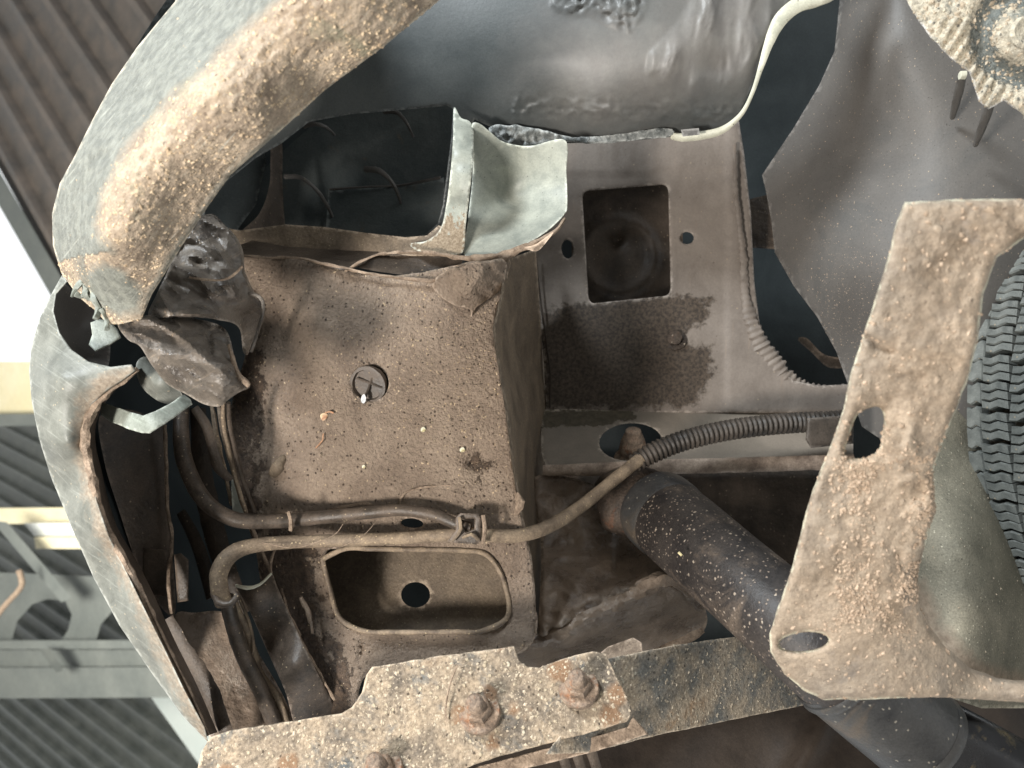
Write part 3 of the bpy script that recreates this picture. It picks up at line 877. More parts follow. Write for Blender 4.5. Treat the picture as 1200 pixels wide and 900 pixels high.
def boot_disp(x, y):
    wx = x + 22 * fbm(x, y, 60, 2, 3) + 0.10 * (y - 50)
    s = np.clip(.5 + .5 * ridged(wx, y * .14, 11, 3, 31), 0, 1)
    a = np.clip(strokes_area(x, y) * 1.4 - .2, 0, 1) * (.0058 * s * np.clip(.55 + 2.4 * fbm(x, y * .4, 26, 2, 8), 0, 2) + .003 * fbm(x, y, 40, 2, 5) + .0015)
    b = wav_area(x, y) * (.003 * ridged(x, y, 10, 3, 3) + .001)
    c = .004 * fbm(x, y, 120, 2, 9) + dent(x, y, 840, 80, 18, -.004)
    e = np.exp(-((y - 128 - (x - 600) * .02) / 13.0) ** 2) * (x > 600) * .0025 * ridged(x, y * 1.5, 12, 3, 6)
    return a + b + c + e


body('boot_floor', [(620, -110), (520, -60), (430, 45), (340, 110), (250, 180), (215, 260), (230, 300), (300, 292), (420, 292), (520, 296), (540, 250), (548, 160), (556, 140), (578, 150), (600, 167),
                    (665, 168), (740, 165), (790, 160), (835, 157), (855, 147), (868, 130), (880, 105), (893, 62), (908, 30), (930, 8), (965, -10), (1000, -110)], boot_d, M['flare_tint_paint'],
     holes=[cav], sp=False, res=2.7, th=.002, disp=boot_disp,
     paint=lambda x, y: np.maximum(np.clip(.86 - segdist(x, y, [(690, 70), (760, 90), (860, 40), (880, -40)], False) / 150.0, 0, 1), strokes_area(x, y) * .62), sharp=None,
     label='dark grey boot floor, bluish flare tint painted in, with brushed sealer strokes')
tube('boot_floor_lip', [(1010, -30, .562), (965, -4, .565), (935, 6, .567), (914, 24, .57), (902, 48, .573), (892, 78, .576), (882, 108, .583), (870, 132, .59), (852, 149, .60), (832, 157, .61), (800, 161, .618), (787, 159, .622)],
     [11, 9, 9, 8.5, 6, 3.5, 2.4, 2.8, 4, 5, 5, 4], M['cream'], car, seg=10, flatten=.5, rough=.04, label='pale cream folded lip along the boot floor edge')
body('rust_window', [(798, 152), (819, 150), (820, 158), (800, 160)], .600, M['arch'], sp=False, res=3, th=.002)
body('sealer_strip', [(574, 150), (590, 146), (640, 152), (665, 160), (720, 158), (780, 150), (782, 160), (700, 168), (664, 166), (620, 173), (596, 172), (580, 164)],
     tps([(575, 150, .628), (620, 172, .635), (664, 160, .632), (700, 160, .63), (780, 155, .62)]), M['sealer'], res=2.4, th=.002, wob=2,
     disp=lambda x, y: .004 * ridged(x, y, 9, 3, 21), sharp=None, label='shiny lumpy grey strip of seam sealer')

# things inside the cavity
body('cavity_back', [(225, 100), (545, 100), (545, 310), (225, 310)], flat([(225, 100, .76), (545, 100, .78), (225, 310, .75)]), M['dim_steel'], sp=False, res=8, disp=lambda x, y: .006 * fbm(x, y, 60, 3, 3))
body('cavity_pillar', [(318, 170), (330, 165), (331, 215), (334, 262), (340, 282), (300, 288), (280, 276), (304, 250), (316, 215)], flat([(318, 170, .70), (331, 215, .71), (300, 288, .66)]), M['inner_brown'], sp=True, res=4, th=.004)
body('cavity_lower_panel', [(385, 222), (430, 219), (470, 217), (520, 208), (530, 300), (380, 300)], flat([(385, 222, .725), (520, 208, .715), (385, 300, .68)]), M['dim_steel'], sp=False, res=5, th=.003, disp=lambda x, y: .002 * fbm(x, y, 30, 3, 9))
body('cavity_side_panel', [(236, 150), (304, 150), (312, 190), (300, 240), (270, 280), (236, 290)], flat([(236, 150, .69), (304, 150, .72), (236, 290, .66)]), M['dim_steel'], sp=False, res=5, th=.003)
for pts, r in (([(428, 198, .69), (444, 200, .685), (458, 212, .69), (468, 232, .70), (474, 262, .72)], [4, 3.4, 2.6, 2, 1.6]),
               ([(334, 207, .69), (352, 208, .685), (372, 224, .69), (386, 246, .70), (396, 272, .72)], [3, 2.6, 2.4, 2, 1.6]),
               ([(356, 148, .70), (368, 145, .695), (382, 149, .70), (392, 158, .72)], [3, 2.6, 2, 1.5]),
               ([(450, 131, .70), (464, 131, .695), (476, 143, .70), (484, 160, .72)], [3, 2.6, 2, 1.5]),
               ([(386, 222, .72), (430, 219, .715), (470, 217, .715), (516, 208, .70)], [1.4, 1.4, 1.4, 2])):
    tube('cavity_wire', pts, r, M['arch'], car, seg=7, rough=.1)
# torn shelf below the cavity
body('torn_shelf', [(272, 292), (300, 280), (340, 266), (400, 272), (450, 284), (500, 290), (528, 296), (500, 300), (470, 300), (440, 300), (424, 310), (400, 316), (350, 303), (310, 302), (284, 300)],
     tps([(272, 292, .60), (340, 266, .66), (500, 290, .64), (424, 310, .595), (350, 303, .60)]), M['inner_brown'], res=3, th=.002, disp=lambda x, y: .003 * fbm(x, y, 30, 3, 6), sharp=None)
body('torn_flange', [(412, 310), (430, 300), (460, 296), (500, 297), (540, 300), (534, 318), (510, 328), (470, 322), (436, 317)], tps([(412, 310, .60), (460, 296, .625), (540, 300, .61), (510, 328, .60)]), M['inner_brown'], res=3, th=.002)
te = [(282, 299, .592), (310, 302, .592), (346, 302, .59), (384, 310, .588), (410, 316, .586), (440, 322, .584), (475, 326, .582), (505, 329, .58), (518, 322, .58)]
tube('torn_edge', te, [1.6, 2, 1.6, 1.8, 2, 1.8, 2, 2.4, 1.5], M['torn'], car, seg=7, rough=.35, step=3)
te = [(404, 318, .588), (424, 306, .587), (450, 297, .588), (500, 296, .587), (540, 302, .583), (580, 301, .578), (610, 292, .576), (632, 283, .578), (652, 270, .582), (662, 256, .59)]
tube('torn_edge', te, [1.2, 1.6, 1.8, 2, 3, 5, 4, 3.5, 2.5, 1.5], M['torn'], car, seg=7, rough=.45, step=3)
body('torn_nib', [(614, 290), (628, 286), (648, 272), (640, 284), (630, 294), (620, 293)], .572, M['torn'], res=2, th=.003)

body('cavity_sill', [(236, 262), (280, 270), (335, 263), (380, 266), (430, 273), (475, 278), (500, 276), (514, 264), (530, 270), (530, 300), (470, 300), (400, 300), (300, 296), (236, 300)], tps([(236, 280, .622), (335, 270, .624), (475, 288, .622), (530, 285, .615), (400, 298, .622)]),
     M['rail_side'], sp=False, res=3.5, th=.004, disp=lambda x, y: .003 * fbm(x, y, 24, 3, 5), sharp=None)
# pale flange right of the cavity
body('flange_edge', [(532, 126), (540, 138), (550, 142), (555, 154), (554, 190), (550, 230), (546, 262), (542, 296), (520, 299), (494, 296), (480, 286), (500, 282), (516, 268), (523, 240), (528, 200), (531, 160)],
     tps([(532, 126, .615), (555, 154, .60), (520, 298, .592), (525, 240, .598), (540, 220, .583), (543, 160, .59), (545, 290, .59), (485, 285, .61)]), M['pale_metal'], res=3, th=.002,
     disp=lambda x, y: .0022 * fbm(x, y, 12, 3, 7), paint=lambda x, y: np.clip(.30 + (y - 230) / 130., 0, .75), sharp=None, label='grey ribbed flange edge speckled with brown dirt')
body('pale_flange', [(552, 150), (560, 144), (574, 154), (590, 166), (620, 171), (662, 164), (664, 200), (665, 240), (661, 252), (640, 272), (612, 288), (580, 298), (544, 299), (548, 260), (554, 200)],
     tps([(552, 150, .602), (600, 170, .615), (662, 164, .60), (600, 230, .640), (560, 230, .615), (640, 230, .620), (665, 240, .605), (640, 272, .588), (580, 298, .585), (548, 290, .595), (620, 195, .625)]),
     M['pale_metal'], res=3.2, th=.002, rnd=1.5, disp=lambda x, y: .001 * fbm(x, y, 40, 3, 7), sharp=None, label='pale grey green curved flange catching the light')

# wheel arch liner on the right
arch_d = tps([(985, -60, .66), (975, 60, .68), (893, 205, .74), (905, 290, .74), (990, 440, .72), (1030, -60, .605), (1024, 60, .62), (1005, 180, .66), (1080, -40, .60), (1080, 120, .60), (1200, 100, .60),
              (1100, 300, .585), (1000, 320, .64), (1200, 400, .60), (1300, 0, .62), (1050, 480, .64), (1300, 500, .62)])
body('wheel_arch_liner', [(986, -80), (984, 0), (978, 60), (960, 100), (930, 150), (893, 205), (898, 226), (904, 260), (908, 296), (930, 335), (958, 372), (980, 412), (992, 446), (1010, 500), (1040, 520), (1280, 560), (1290, -80)],
     arch_d, M['arch'], sp=False, res=7, th=.004, rnd=2, disp=lambda x, y: .001 * fbm(x, y, 90, 3, 5) + .0004 * fbm(x, y, 9, 3, 7), key='arch', sharp=None)
body('arch_bracket', [(872, 235), (900, 228), (906, 262), (909, 292), (880, 290)], flat([(872, 235, .80), (906, 235, .79), (880, 290, .78)]), M['inner_brown'], sp=False, res=4, th=.02, disp=lambda x, y: .002 * fbm(x, y, 12, 3, 5))
body('torn_strip', [(935, 398), (945, 396), (965, 415), (985, 420), (990, 430), (970, 430), (950, 412)], .80, M['inner_brown'], res=3, th=.004)
# fins
for (a, b, l) in (((1128, 88, .54), (1116, 138, .585), 'w'), ((1162, 118, .52), (1143, 170, .57), 'w')):
    t = tube('mounting_fin', [a, ((a[0] + b[0]) / 2, (a[1] + b[1]) / 2, (a[2] + b[2]) / 2), b], [5, 5, 3], M['arch'], car, seg=8, rough=.1)
    tube('fin_tip', [(a[0] - 3, a[1], a[2] - .004), (a[0] + 3, a[1], a[2] - .004)], 4.5, M['cream'], t, seg=8, rough=.2)

# lower box section with crumpled underseal
box_d = tps([(640, 570, .70), (700, 580, .70), (745, 640, .68), (640, 640, .67), (700, 640, .66), (640, 748, .590), (690, 716, .588), (770, 678, .60), (650, 790, .665), (720, 770, .670), (815, 748, .69), (828, 715, .66), (800, 684, .62)])


def box_disp(x, y):
    rid = segdist(x, y, [(615, 752), (650, 735), (680, 722), (720, 700), (775, 676), (800, 690)], False)
    return .005 * fbm(x, y, 50, 3, 6) + .010 * np.exp(-(rid / 15) ** 2) * (ridged(x, y, 24, 2, 9) + .2) + .003 * fbm(x, y, 11, 3, 2) + .006 * ridged(x * .5, y, 22, 2, 5) * (x < 720) + .004 * ridged(x, y, 34, 3, 55)


body('lower_box_section', [(626, 560), (700, 570), (735, 610), (752, 640), (790, 672), (812, 690), (826, 712), (828, 732), (814, 748), (768, 764), (700, 800), (640, 800), (604, 786), (606, 762), (628, 742), (634, 640)],
     box_d, M['box_low'], res=3.4, th=.004, disp=box_disp, sp=True,
     paint=lambda x, y: np.clip(.62 - segdist(x, y, [(640, 740), (672, 728)], False) / 26, 0, 1) + np.clip(.62 - segdist(x, y, [(700, 703), (748, 690), (772, 676)], False) / 26, 0, 1), sharp=None,  # bright sheen of the ridge painted in as paler patches
     label='shiny brown lower box section with pale sheen painted on its wrinkled ridge', key='boxlow')
tube('underseal_ridge', [(612, 756, .585), (640, 748, .580), (664, 738, .578), (690, 722, .578), (722, 708, .580), (756, 690, .586), (776, 678, .592), (798, 688, .604), (822, 714, .63)],
     [4, 7, 9, 6, 8, 9, 7, 5, 4], M['box_low'], car, seg=12, rough=.45, flatten=.8, step=3, seed=7)
tube('box_flange', [(768, 764, .62), (800, 752, .615), (824, 738, .615)], [4, 6, 4], M['torn'], car, seg=8, rough=.15, flatten=.4)
body('panel_under_ledge', [(640, 556), (1000, 548), (1000, 700), (840, 720), (700, 600), (640, 600)], flat([(640, 556, .86), (1000, 556, .84), (840, 720, .80)]), M['inner_brown'], sp=False, res=9,
     disp=lambda x, y: .006 * fbm(x, y, 90, 3, 3), sharp=None)
# lower left interior pieces
body('inner_side_plate', [(117, 488), (150, 480), (178, 490), (192, 498), (196, 540), (196, 600), (202, 650), (206, 712), (200, 722), (180, 700), (160, 660), (140, 600), (122, 540)],
     tps([(117, 488, .60), (192, 498, .63), (205, 715, .62), (150, 650, .58)]), M['inner_brown'], res=5, th=.003, disp=lambda x, y: .002 * fbm(x, y, 40, 3, 3))
tube('plate_edge_wire', [(193, 498, .615), (195, 540, .61), (196, 590, .605), (201, 625, .60), (201, 650, .59), (197, 670, .58), (199, 700, .58), (201, 718, .585)], 2.2, M['torn'], car, seg=7, rough=.25)
blk = body('spacer_block', [(168, 642), (196, 644), (198, 700), (180, 698), (166, 690)], .59, M['inner_brown'], sp=False, res=4, th=.02, rnd=3, wob=1)
body('spacer_block', [(204, 650), (212, 648), (221, 656), (221, 704), (208, 706)], .575, M['inner_brown'], sp=False, res=3, th=.02, rnd=3)
body('low_inner_panel', [(204, 728), (230, 718), (268, 720), (300, 760), (345, 860), (260, 880), (236, 830)], tps([(204, 728, .62), (268, 720, .63), (345, 860, .58), (240, 840, .57)]), M['box_low'], res=4, th=.004,
     disp=lambda x, y: .004 * fbm(x, y, 26, 3, 6), sharp=None, paint=lambda x, y: .5 * np.exp(-(segdist(x, y, [(240, 745), (262, 775), (285, 810)], False) / 22.) ** 2))
tube('gap_shade_strip', [(196, 725, .57), (214, 760, .565), (240, 800, .56), (262, 850, .55), (272, 872, .55)], [8, 10, 12, 9, 8], M['inner_brown'], car, seg=8, flatten=.3, rough=.1)  # dark tube stands in for the shade of the open gap
# channel beside the rail
body('side_channel', [(276, 686), (290, 689), (304, 684), (318, 672), (326, 690), (344, 730), (368, 780), (392, 830), (388, 850), (350, 855), (334, 810), (312, 760), (292, 715)],
     tps([(276, 686, .565), (320, 672, .575), (300, 700, .555), (392, 835, .60), (350, 850, .575), (345, 780, .555), (310, 750, .58)]), M['dusty_black'], res=4, th=.002, rnd=2,
     disp=lambda x, y: .001 * fbm(x, y, 12, 3, 6), sharp=None, label='curved gutter-like steel channel with a pale cut end')
tube('channel_cut_end', [(277, 686, .56), (290, 689, .555), (304, 685, .558), (318, 672, .568)], [2, 2.4, 1.8, 1.4], M['cream'], car, seg=6, rough=.2)
for (xa, ya, xb, yb) in ((316, 672, 392, 820), (324, 640, 318, 672), (330, 690, 352, 745)):
    tube('rail_flange_edge', [(xa, ya, .575), ((xa + xb) / 2 - 3, (ya + yb) / 2, .574), (xb, yb, .58)], 1.6, M['torn'], car, seg=6, rough=.4)
# left: folded strips hanging beside rail
tube('panel_edge_strip', [(256, 474, .58), (262, 510, .58), (272, 548, .585), (284, 590, .59), (300, 630, .595), (318, 672, .59)], [2.4, 2.6, 2.4, 2.4, 2.2, 2], M['torn'], car, seg=7, rough=.2)
tube('panel_edge_strip', [(248, 474, .59), (256, 520, .59), (264, 555, .6), (272, 592, .605)], [2.4, 3, 2.4, 2.4], M['dusty_cable'], car, seg=7, rough=.2)
body('hanging_tab', [(272, 560), (280, 566), (288, 600), (284, 612), (276, 616), (272, 590)], .60, M['pale_metal'], res=3, th=.002)
tube('strap_iron', [(228, 478, .56), (242, 500, .56), (250, 528, .565), (256, 548, .57), (270, 562, .58)], [5, 6, 6, 7, 5], M['inner_brown'], car, seg=8, flatten=.4, rough=.05)
tube('inner_post', [(232, 478, .66), (238, 560, .66), (256, 640, .65), (284, 720, .64)], [9, 12, 13, 10], M['inner_brown'], car, seg=8, flatten=.4, rough=.05)
tube('rear_post', [(212, 600, .67), (232, 640, .66), (250, 700, .65)], [6, 8, 9], M['inner_brown'], car, seg=8, flatten=.4)
# lower dark belly
body('rear_floor', [(420, 880), (560, 862), (760, 850), (1000, 800), (1300, 800), (1300, 1000), (420, 1000)], tps([(420, 880, .62), (760, 850, .69), (1000, 800, .72), (1300, 900, .72), (900, 900, .66), (955, 870, .66), (600, 950, .63)]), M['void_brown'], sp=False, res=9,
     disp=lambda x, y: .012 * fbm(x, y, 120, 2, 16) + .010 * np.exp(-((x - 958 + (y - 860) * .55) / 14.) ** 2), sharp=None)
for x in (655, 672, 690):
    tube('bracket_leg', [(x, 872, .58), (x + 6, 890, .58), (x + 14, 915, .58)], [7, 6, 6], M['inner_brown'], car, seg=8, flatten=.4)
body('mounting_tab', [(700, 768), (712, 758), (742, 747), (752, 753), (754, 772), (716, 790)], flat([(700, 768, .53), (752, 750, .52), (716, 790, .51)]), M['torn'], sp=False, res=4, th=.004, rnd=2)

# ================================================================== BUMPER COVER (cracked in two) 
b1 = thing('bumper_cover', 'upper bumper shell caked in tan mud with torn lower tip', 'bumper', (250, 180, .42), 'broken pieces of the bumper cover')
up_d = tps([(207, 0, .44), (130, 100, .455), (62, 250, .475), (75, 320, .48), (115, 365, .47), (330, 0, .345), (230, 110, .355), (150, 200, .375), (115, 290, .40), (520, -10, .375), (380, 100, .385),
            (270, 205, .40), (215, 285, .42), (178, 345, .44), (150, 378, .45), (420, 40, .355), (300, 150, .365), (190, 240, .39), (400, -110, .335), (640, -110, .37), (260, -110, .44)])
mudline = np.array([(410, -110), (318, 8), (268, 50), (196, 118), (148, 172), (122, 222), (110, 265), (132, 295)])


def up_paint(x, y):
    # grey plastic where 1: left of the mud line, and the bare patch at the tip
    s = segdist(x, y, mudline, False)
    left = inpoly(x, y, [(420, -120)] + [tuple(p) for p in mudline] + [(88, 300), (20, 330), (20, -120)])
    a = np.clip(.5 + np.where(left, 1, -1) * s / 26., 0, .95)
    b = inside_mask([(100, 318), (122, 308), (148, 318), (168, 345), (164, 366), (140, 372), (116, 362), (100, 340)], 12)(x, y)
    c = np.clip(.8 - segdist(x, y, [(88, 190), (92, 260), (110, 350)], False) / 30., 0, .7)
    e = np.clip(.82 - segdist(x, y, [(330, 156), (280, 200), (246, 242), (216, 287), (190, 328), (176, 352)], False) / 20., 0, .75)
    return np.maximum(np.maximum(a, b), np.maximum(e, np.where(x < 100, c, 0)))


def up_disp(x, y):
    mud = 1 - up_paint(x, y)
    u = (x * .75 - y * .66); v = (x * .66 + y * .75)
    m = mud * (.0032 * np.maximum(fbm(u, v * 1.8, 17, 4, 3), -.12) + .0030 * fbm(u * .7, v * 1.9, 7, 3, 13))
    groove = .003 * np.exp(-(segdist(x, y, [(88, 195), (90, 240), (94, 290), (108, 345), (118, 366)], False) / 4.) ** 2)
    crease = .005 * np.exp(-(segdist(x, y, [(100, 225), (108, 190), (122, 182)], False) / 7.) ** 2)
    return m - groove - crease + .004 * fbm(x, y, 70, 2, 5)


sheet('shell', [(260, -120), (205, 2), (190, 20), (160, 56), (130, 100), (106, 145), (88, 182), (70, 215), (61, 250), (62, 288), (72, 320), (92, 348), (112, 364), (126, 380), (140, 380), (166, 374), (178, 345), (190, 326),
                (215, 285), (245, 240), (270, 205), (330, 152), (380, 106), (450, 54), (520, -4), (660, -120)], up_d, M['mud_bumper'], b1, sp=False, res=3.3, th=.003, rnd=5, rm=.004,
      disp=up_disp, paint=up_paint, key='up', sharp=None)
grit('mud_crumbs', 'up', 2600, .0004, .0014, M['crumb'], b1, where=lambda x, y: (1 - up_paint(x, y)) ** 2, seed=3)
tube('rim_highlight', [(89, 190, .448), (87, 225, .452), (89, 262, .456), (93, 296, .459), (102, 330, .462), (114, 360, .463)], 1.1, M['cream'], b1, seg=6, rough=.3)  # thin pale tube drawn as the highlight on the rim
for i, pts in enumerate(([(92, 312), (98, 326), (92, 336), (84, 348)], [(96, 330), (106, 340), (112, 352), (118, 362)], [(102, 336), (96, 346), (88, 344)], [(108, 348), (116, 360), (112, 374)],
                         [(118, 362), (124, 372), (125, 386)], [(90, 318), (100, 318), (106, 328)], [(98, 322), (104, 334), (100, 345), (106, 352)])):
    tube('torn_shred', [(x, y, .462 + .002 * (k % 2)) for k, (x, y) in enumerate(pts)], [3.2, 2.8, 3.4, 1.4][:len(pts)], M['green_clip'], b1, seg=7, rough=.5, step=2, seed=i)

b2 = thing('bumper_cover', 'lower bumper strip of scuffed grey plastic tapering down the left side', 'bumper', (90, 480, .48), 'broken pieces of the bumper cover')
inner_edge = [(158, 433), (140, 446), (122, 460), (106, 480), (98, 500), (97, 525), (104, 555), (112, 590), (124, 625), (140, 652), (160, 690), (190, 755), (215, 805), (240, 862)]


def lowpaint(x, y):
    return np.clip(.70 - segdist(x, y, inner_edge, False) / 42., 0, .68) + .25 * np.exp(-((x - 110) ** 2 + (y - 455) ** 2) / 900.)


sheet('shell', [(74, 320), (60, 345), (47, 372), (37, 405), (34, 435), (37, 470), (46, 515), (60, 560), (84, 618), (110, 678), (140, 733), (180, 792), (215, 840), (244, 870), (240, 852), (216, 808), (194, 762), (166, 706),
                (146, 665), (128, 628), (114, 588), (105, 550), (98, 518), (99, 496), (108, 474), (126, 457), (146, 444), (159, 434), (154, 427), (130, 430), (104, 424), (84, 410), (70, 390), (63, 365), (66, 345), (79, 330)],
      tps([(74, 320, .50), (34, 435, .50), (60, 560, .50), (110, 678, .495), (180, 792, .485), (244, 870, .475), (65, 440, .462), (80, 520, .465), (112, 620, .468), (160, 715, .466), (215, 820, .465), (104, 480, .470), (98, 520, .475),
           (150, 434, .465), (84, 412, .475), (63, 365, .49), (120, 440, .462), (140, 650, .474)]), M['plastic_grey'], b2, sp=False, res=3.2, th=.003, rnd=3, disp=lambda x, y: .0012 * fbm(x, y, 30, 3, 4),
      paint=lowpaint, key='low', sharp=None)
tube('broken_rim', [(x + 3, y, .470 + .0006 * i) for i, (x, y) in enumerate(inner_edge)], [3, 4, 5, 5.5, 5.5, 5, 5, 4.5, 4.5, 4, 4, 3.5, 3, 3], M['torn'], b2, seg=8, rough=.3, step=3)
# inner returning wall
inn = np.array(inner_edge)
vs = []; fs = []
q = spline([(x + 4, y, .474) for x, y in inner_edge], False, 8)
for (x, y, d) in q:
    for k, (dx, dd) in enumerate(((0, 0), (5, .03), (11, .075))):
        vs.append(P(x + dx, y + (-2 * k), d + dd))
for i in range(len(q) - 1):
    for k in range(2):
        a = i * 3 + k
        fs.append((a, a + 1, a + 4, a + 3))
mesh_obj('inner_wall', vs, fs, M['inner_brown'], b2)
sheet('inner_face', [(70, 332), (92, 345), (116, 366), (128, 384), (126, 430), (100, 424), (80, 408), (66, 385), (61, 362)], tps([(70, 332, .50), (128, 384, .56), (100, 424, .50), (61, 362, .50), (95, 385, .545)]), M['arch'], b2, res=4, th=.002)

# ================================================================== crumpled liner and bits
cl = thing('wheel_arch_liner_scrap', 'crumpled dark plastic liner jammed behind the torn bumper tip', 'liner', (240, 400, .5))
sheet('folded_flap', [(138, 381), (150, 374), (180, 369), (215, 371), (245, 377), (262, 384), (270, 398), (276, 425), (282, 442), (293, 453), (280, 460), (268, 468), (258, 476), (240, 474), (218, 462), (196, 450), (178, 428), (164, 406), (150, 398)],
      tps([(138, 381, .475), (215, 371, .50), (265, 385, .50), (230, 410, .455), (180, 400, .462), (292, 453, .475), (240, 474, .475), (196, 450, .48), (255, 440, .452)]), M['crumple'], cl, res=2.6, th=.002,
      disp=lambda x, y: .009 * ridged(x * .5 + y * .2, y * 1.5 - x * .8, 34, 2, 5) - .006 * np.exp(-(segdist(x, y, [(245, 392), (247, 418)], False) / 3.5) ** 2) + .0015 * ridged(x, y * 1.4, 12, 2, 9), sharp=24)
sheet('crumpled_fold', [(222, 262), (246, 250), (262, 262), (284, 290), (288, 318), (300, 345), (310, 356), (308, 374), (298, 398), (290, 416), (284, 408), (282, 388), (272, 378), (250, 374), (222, 372), (176, 374), (184, 345), (196, 318), (210, 290)],
      tps([(222, 262, .53), (284, 290, .54), (310, 356, .56), (290, 416, .565), (250, 374, .50), (176, 374, .50), (240, 320, .515), (200, 330, .50), (270, 340, .525)]), M['crumple'], cl, res=2.4, th=.002, wob=1.5,
      disp=lambda x, y: .020 * ridged(x * .6 + y * .2, y * 1.1 - x * .6, 40, 2, 16) + .0018 * ridged(x * .6, y * 1.4, 20, 2, 3), sharp=28)
tube('fold_edge', [(222, 325, .49), (245, 328, .49), (268, 326, .495), (284, 312, .50)], 1.6, M['torn'], cl, seg=6, rough=.3)
tube('fold_edge', [(284, 342, .53), (304, 348, .53), (309, 360, .53), (304, 382, .535), (294, 412, .54)], 2.2, M['crumple'], cl, seg=7, rough=.2)
tube('fold_edge', [(268, 404, .466), (274, 424, .462), (282, 442, .462), (292, 452, .464)], [2, 2.5, 3.5, 3], M['torn'], cl, seg=7, rough=.4)
o = sheet('plastic_end_cap', [(160, 425), (172, 418), (190, 430), (206, 452), (214, 464), (206, 472), (190, 472), (172, 460), (162, 445)],
          tps([(160, 425, .50), (190, 430, .49), (185, 450, .482), (210, 468, .50), (172, 460, .50)]), M['plastic_grey'], None, res=3, th=.01, disp=lambda x, y: .001 * fbm(x, y, 12, 2, 3))
o['label'] = 'rounded grey plastic nub peeking under the crumpled flap'; o['category'] = 'plastic part'
o = sheet('retaining_clip', [(119, 471), (134, 476), (150, 482), (168, 487), (182, 482), (200, 472), (216, 462), (224, 468), (226, 474), (206, 488), (188, 500), (176, 508), (166, 508), (148, 502), (130, 494), (118, 486)],
          tps([(119, 471, .50), (170, 487, .465), (170, 507, .462), (224, 468, .49), (130, 494, .49), (200, 480, .475)]), M['green_clip'], None, res=3, sp=False, th=.003, rnd=2.5, wob=1)
o['label'] = 'bent grey green plastic strip sticking out of the bumper gap'; o['category'] = 'clip'
o = sheet('foam_block', [(106, 378), (116, 374), (128, 376), (138, 386), (142, 396), (130, 404), (112, 412), (104, 404), (108, 392)], flat([(106, 378, .50), (140, 390, .50), (110, 412, .49)]), M['green_clip'], None, sp=False, res=3, th=.012, rnd=3)
o['label'] = 'small grey green block in the hollow under the bumper tip'; o['category'] = 'block'

# ================================================================== lower steel plates
p2 = thing('steel_plate', 'blue painted rusty steel bar running right under the black tube', 'steel plate', (830, 800, .49), 'bolted steel plates at the bottom')
pl2_d = flat([(720, 770, .490), (940, 740, .625), (720, 870, .480)])
sheet('bar', [(712, 772), (790, 756), (860, 746), (930, 740), (1010, 740), (1010, 815), (945, 826), (860, 843), (760, 864), (690, 882), (640, 884), (700, 800)], pl2_d, M['plate_blue'], p2, sp=False, res=4, th=.006, rnd=2.0,
      disp=lambda x, y: .0009 * fbm(x, y, 9, 3, 7), key='plate2', wob=.8, sharp=None)
grit('rust_flakes', 'plate2', 1100, .0004, .0014, M['salt'], p2, flatn=.35, seed=5)
p1 = thing('steel_plate', 'wide rusty salt-spotted steel plate carrying two nuts at the bottom', 'steel plate', (500, 850, .46), 'bolted steel plates at the bottom')
pl1_d = flat([(300, 860, .45), (700, 790, .462), (400, 920, .445)])
sheet('plate', [(236, 882), (246, 864), (268, 856), (330, 847), (400, 836), (412, 829), (424, 812), (430, 790), (436, 782), (500, 771), (560, 763), (603, 757), (608, 774), (618, 781), (632, 782), (660, 772), (694, 763), (710, 766),
                (722, 792), (738, 824), (741, 836), (735, 846), (700, 856), (640, 872), (580, 888), (540, 902), (520, 960), (236, 970), (230, 910)], pl1_d, M['plate'], p1, sp=False, res=3.6, th=.007, rnd=2.4,
      disp=lambda x, y: .0010 * fbm(x, y, 8, 3, 17) + .002 * fbm(x, y, 90, 2, 4), key='plate1', wob=.9, sharp=None)
sheet('back_plate', [(480, 912), (545, 902), (600, 888), (660, 872), (700, 862), (735, 852), (742, 840), (760, 860), (700, 880), (600, 905), (540, 925)], flat([(480, 905, .462), (740, 845, .472), (600, 900, .463)]), M['torn'], p1, sp=False, res=5, th=.004, rnd=2, wob=.6)
grit('salt_crumbs', 'plate1', 2600, .0003, .0013, M['salt'], p1, flatn=.35, seed=6)
tube('weld_line', [(536, 780, .452), (528, 800, .452), (522, 830, .452), (524, 845, .452)], 1.0, M['torn'], p1, seg=5, rough=.5)


def bolt(x, y, d, s, parent, ax):
    c = P(x, y, d)
    b = lathe('bolt', c, ax, [(.0150 * s, -.002), (.0152 * s, .0008), (.0145 * s, .002), (.009 * s, .0024)], M['rust'], parent, seg=28, wob=.03)
    ax = np.array(ax) / np.linalg.norm(ax)
    lathe('nut', c + ax * .001, ax, [(.0094 * s, 0), (.0098 * s, .003 * s), (.0098 * s, .0085 * s), (.0085 * s, .0105 * s), (.005 * s, .0108 * s)], M['rust'], b, seg=24, hexa=True, wob=.03)
    prof = [(.0062 * s, .008 * s)]
    for k in range(11):
        prof += [(.0064 * s, (.0085 + k * .0014) * s), (.0060 * s, (.0092 + k * .0014) * s)]
    prof += [(.0045 * s, .0248 * s), (.001, .0252 * s)]
    lathe('threaded_stud', c, ax, prof, M['rust'], b, seg=16, wob=.05)
    return b


tilt = -Dv * .72 + Uv * .62 - Rv * .12
bolt(562, 835, float(pl1_d(np.array([562.]), np.array([835.]))[0]), .86, p1, tilt)
bolt(678, 806, float(pl1_d(np.array([678.]), np.array([806.]))[0]), .84, p1, tilt)
bolt(448, 902, float(pl1_d(np.array([448.]), np.array([902.]))[0]), .84, p1, tilt)

# ================================================================== shock absorber (black tube)
sh = thing('shock_absorber', 'black tube with pale salt spots slanting down from the rusty bushing', 'shock absorber', (900, 730, .52))
ax0 = (776, 602); ax1 = (1045, 835)


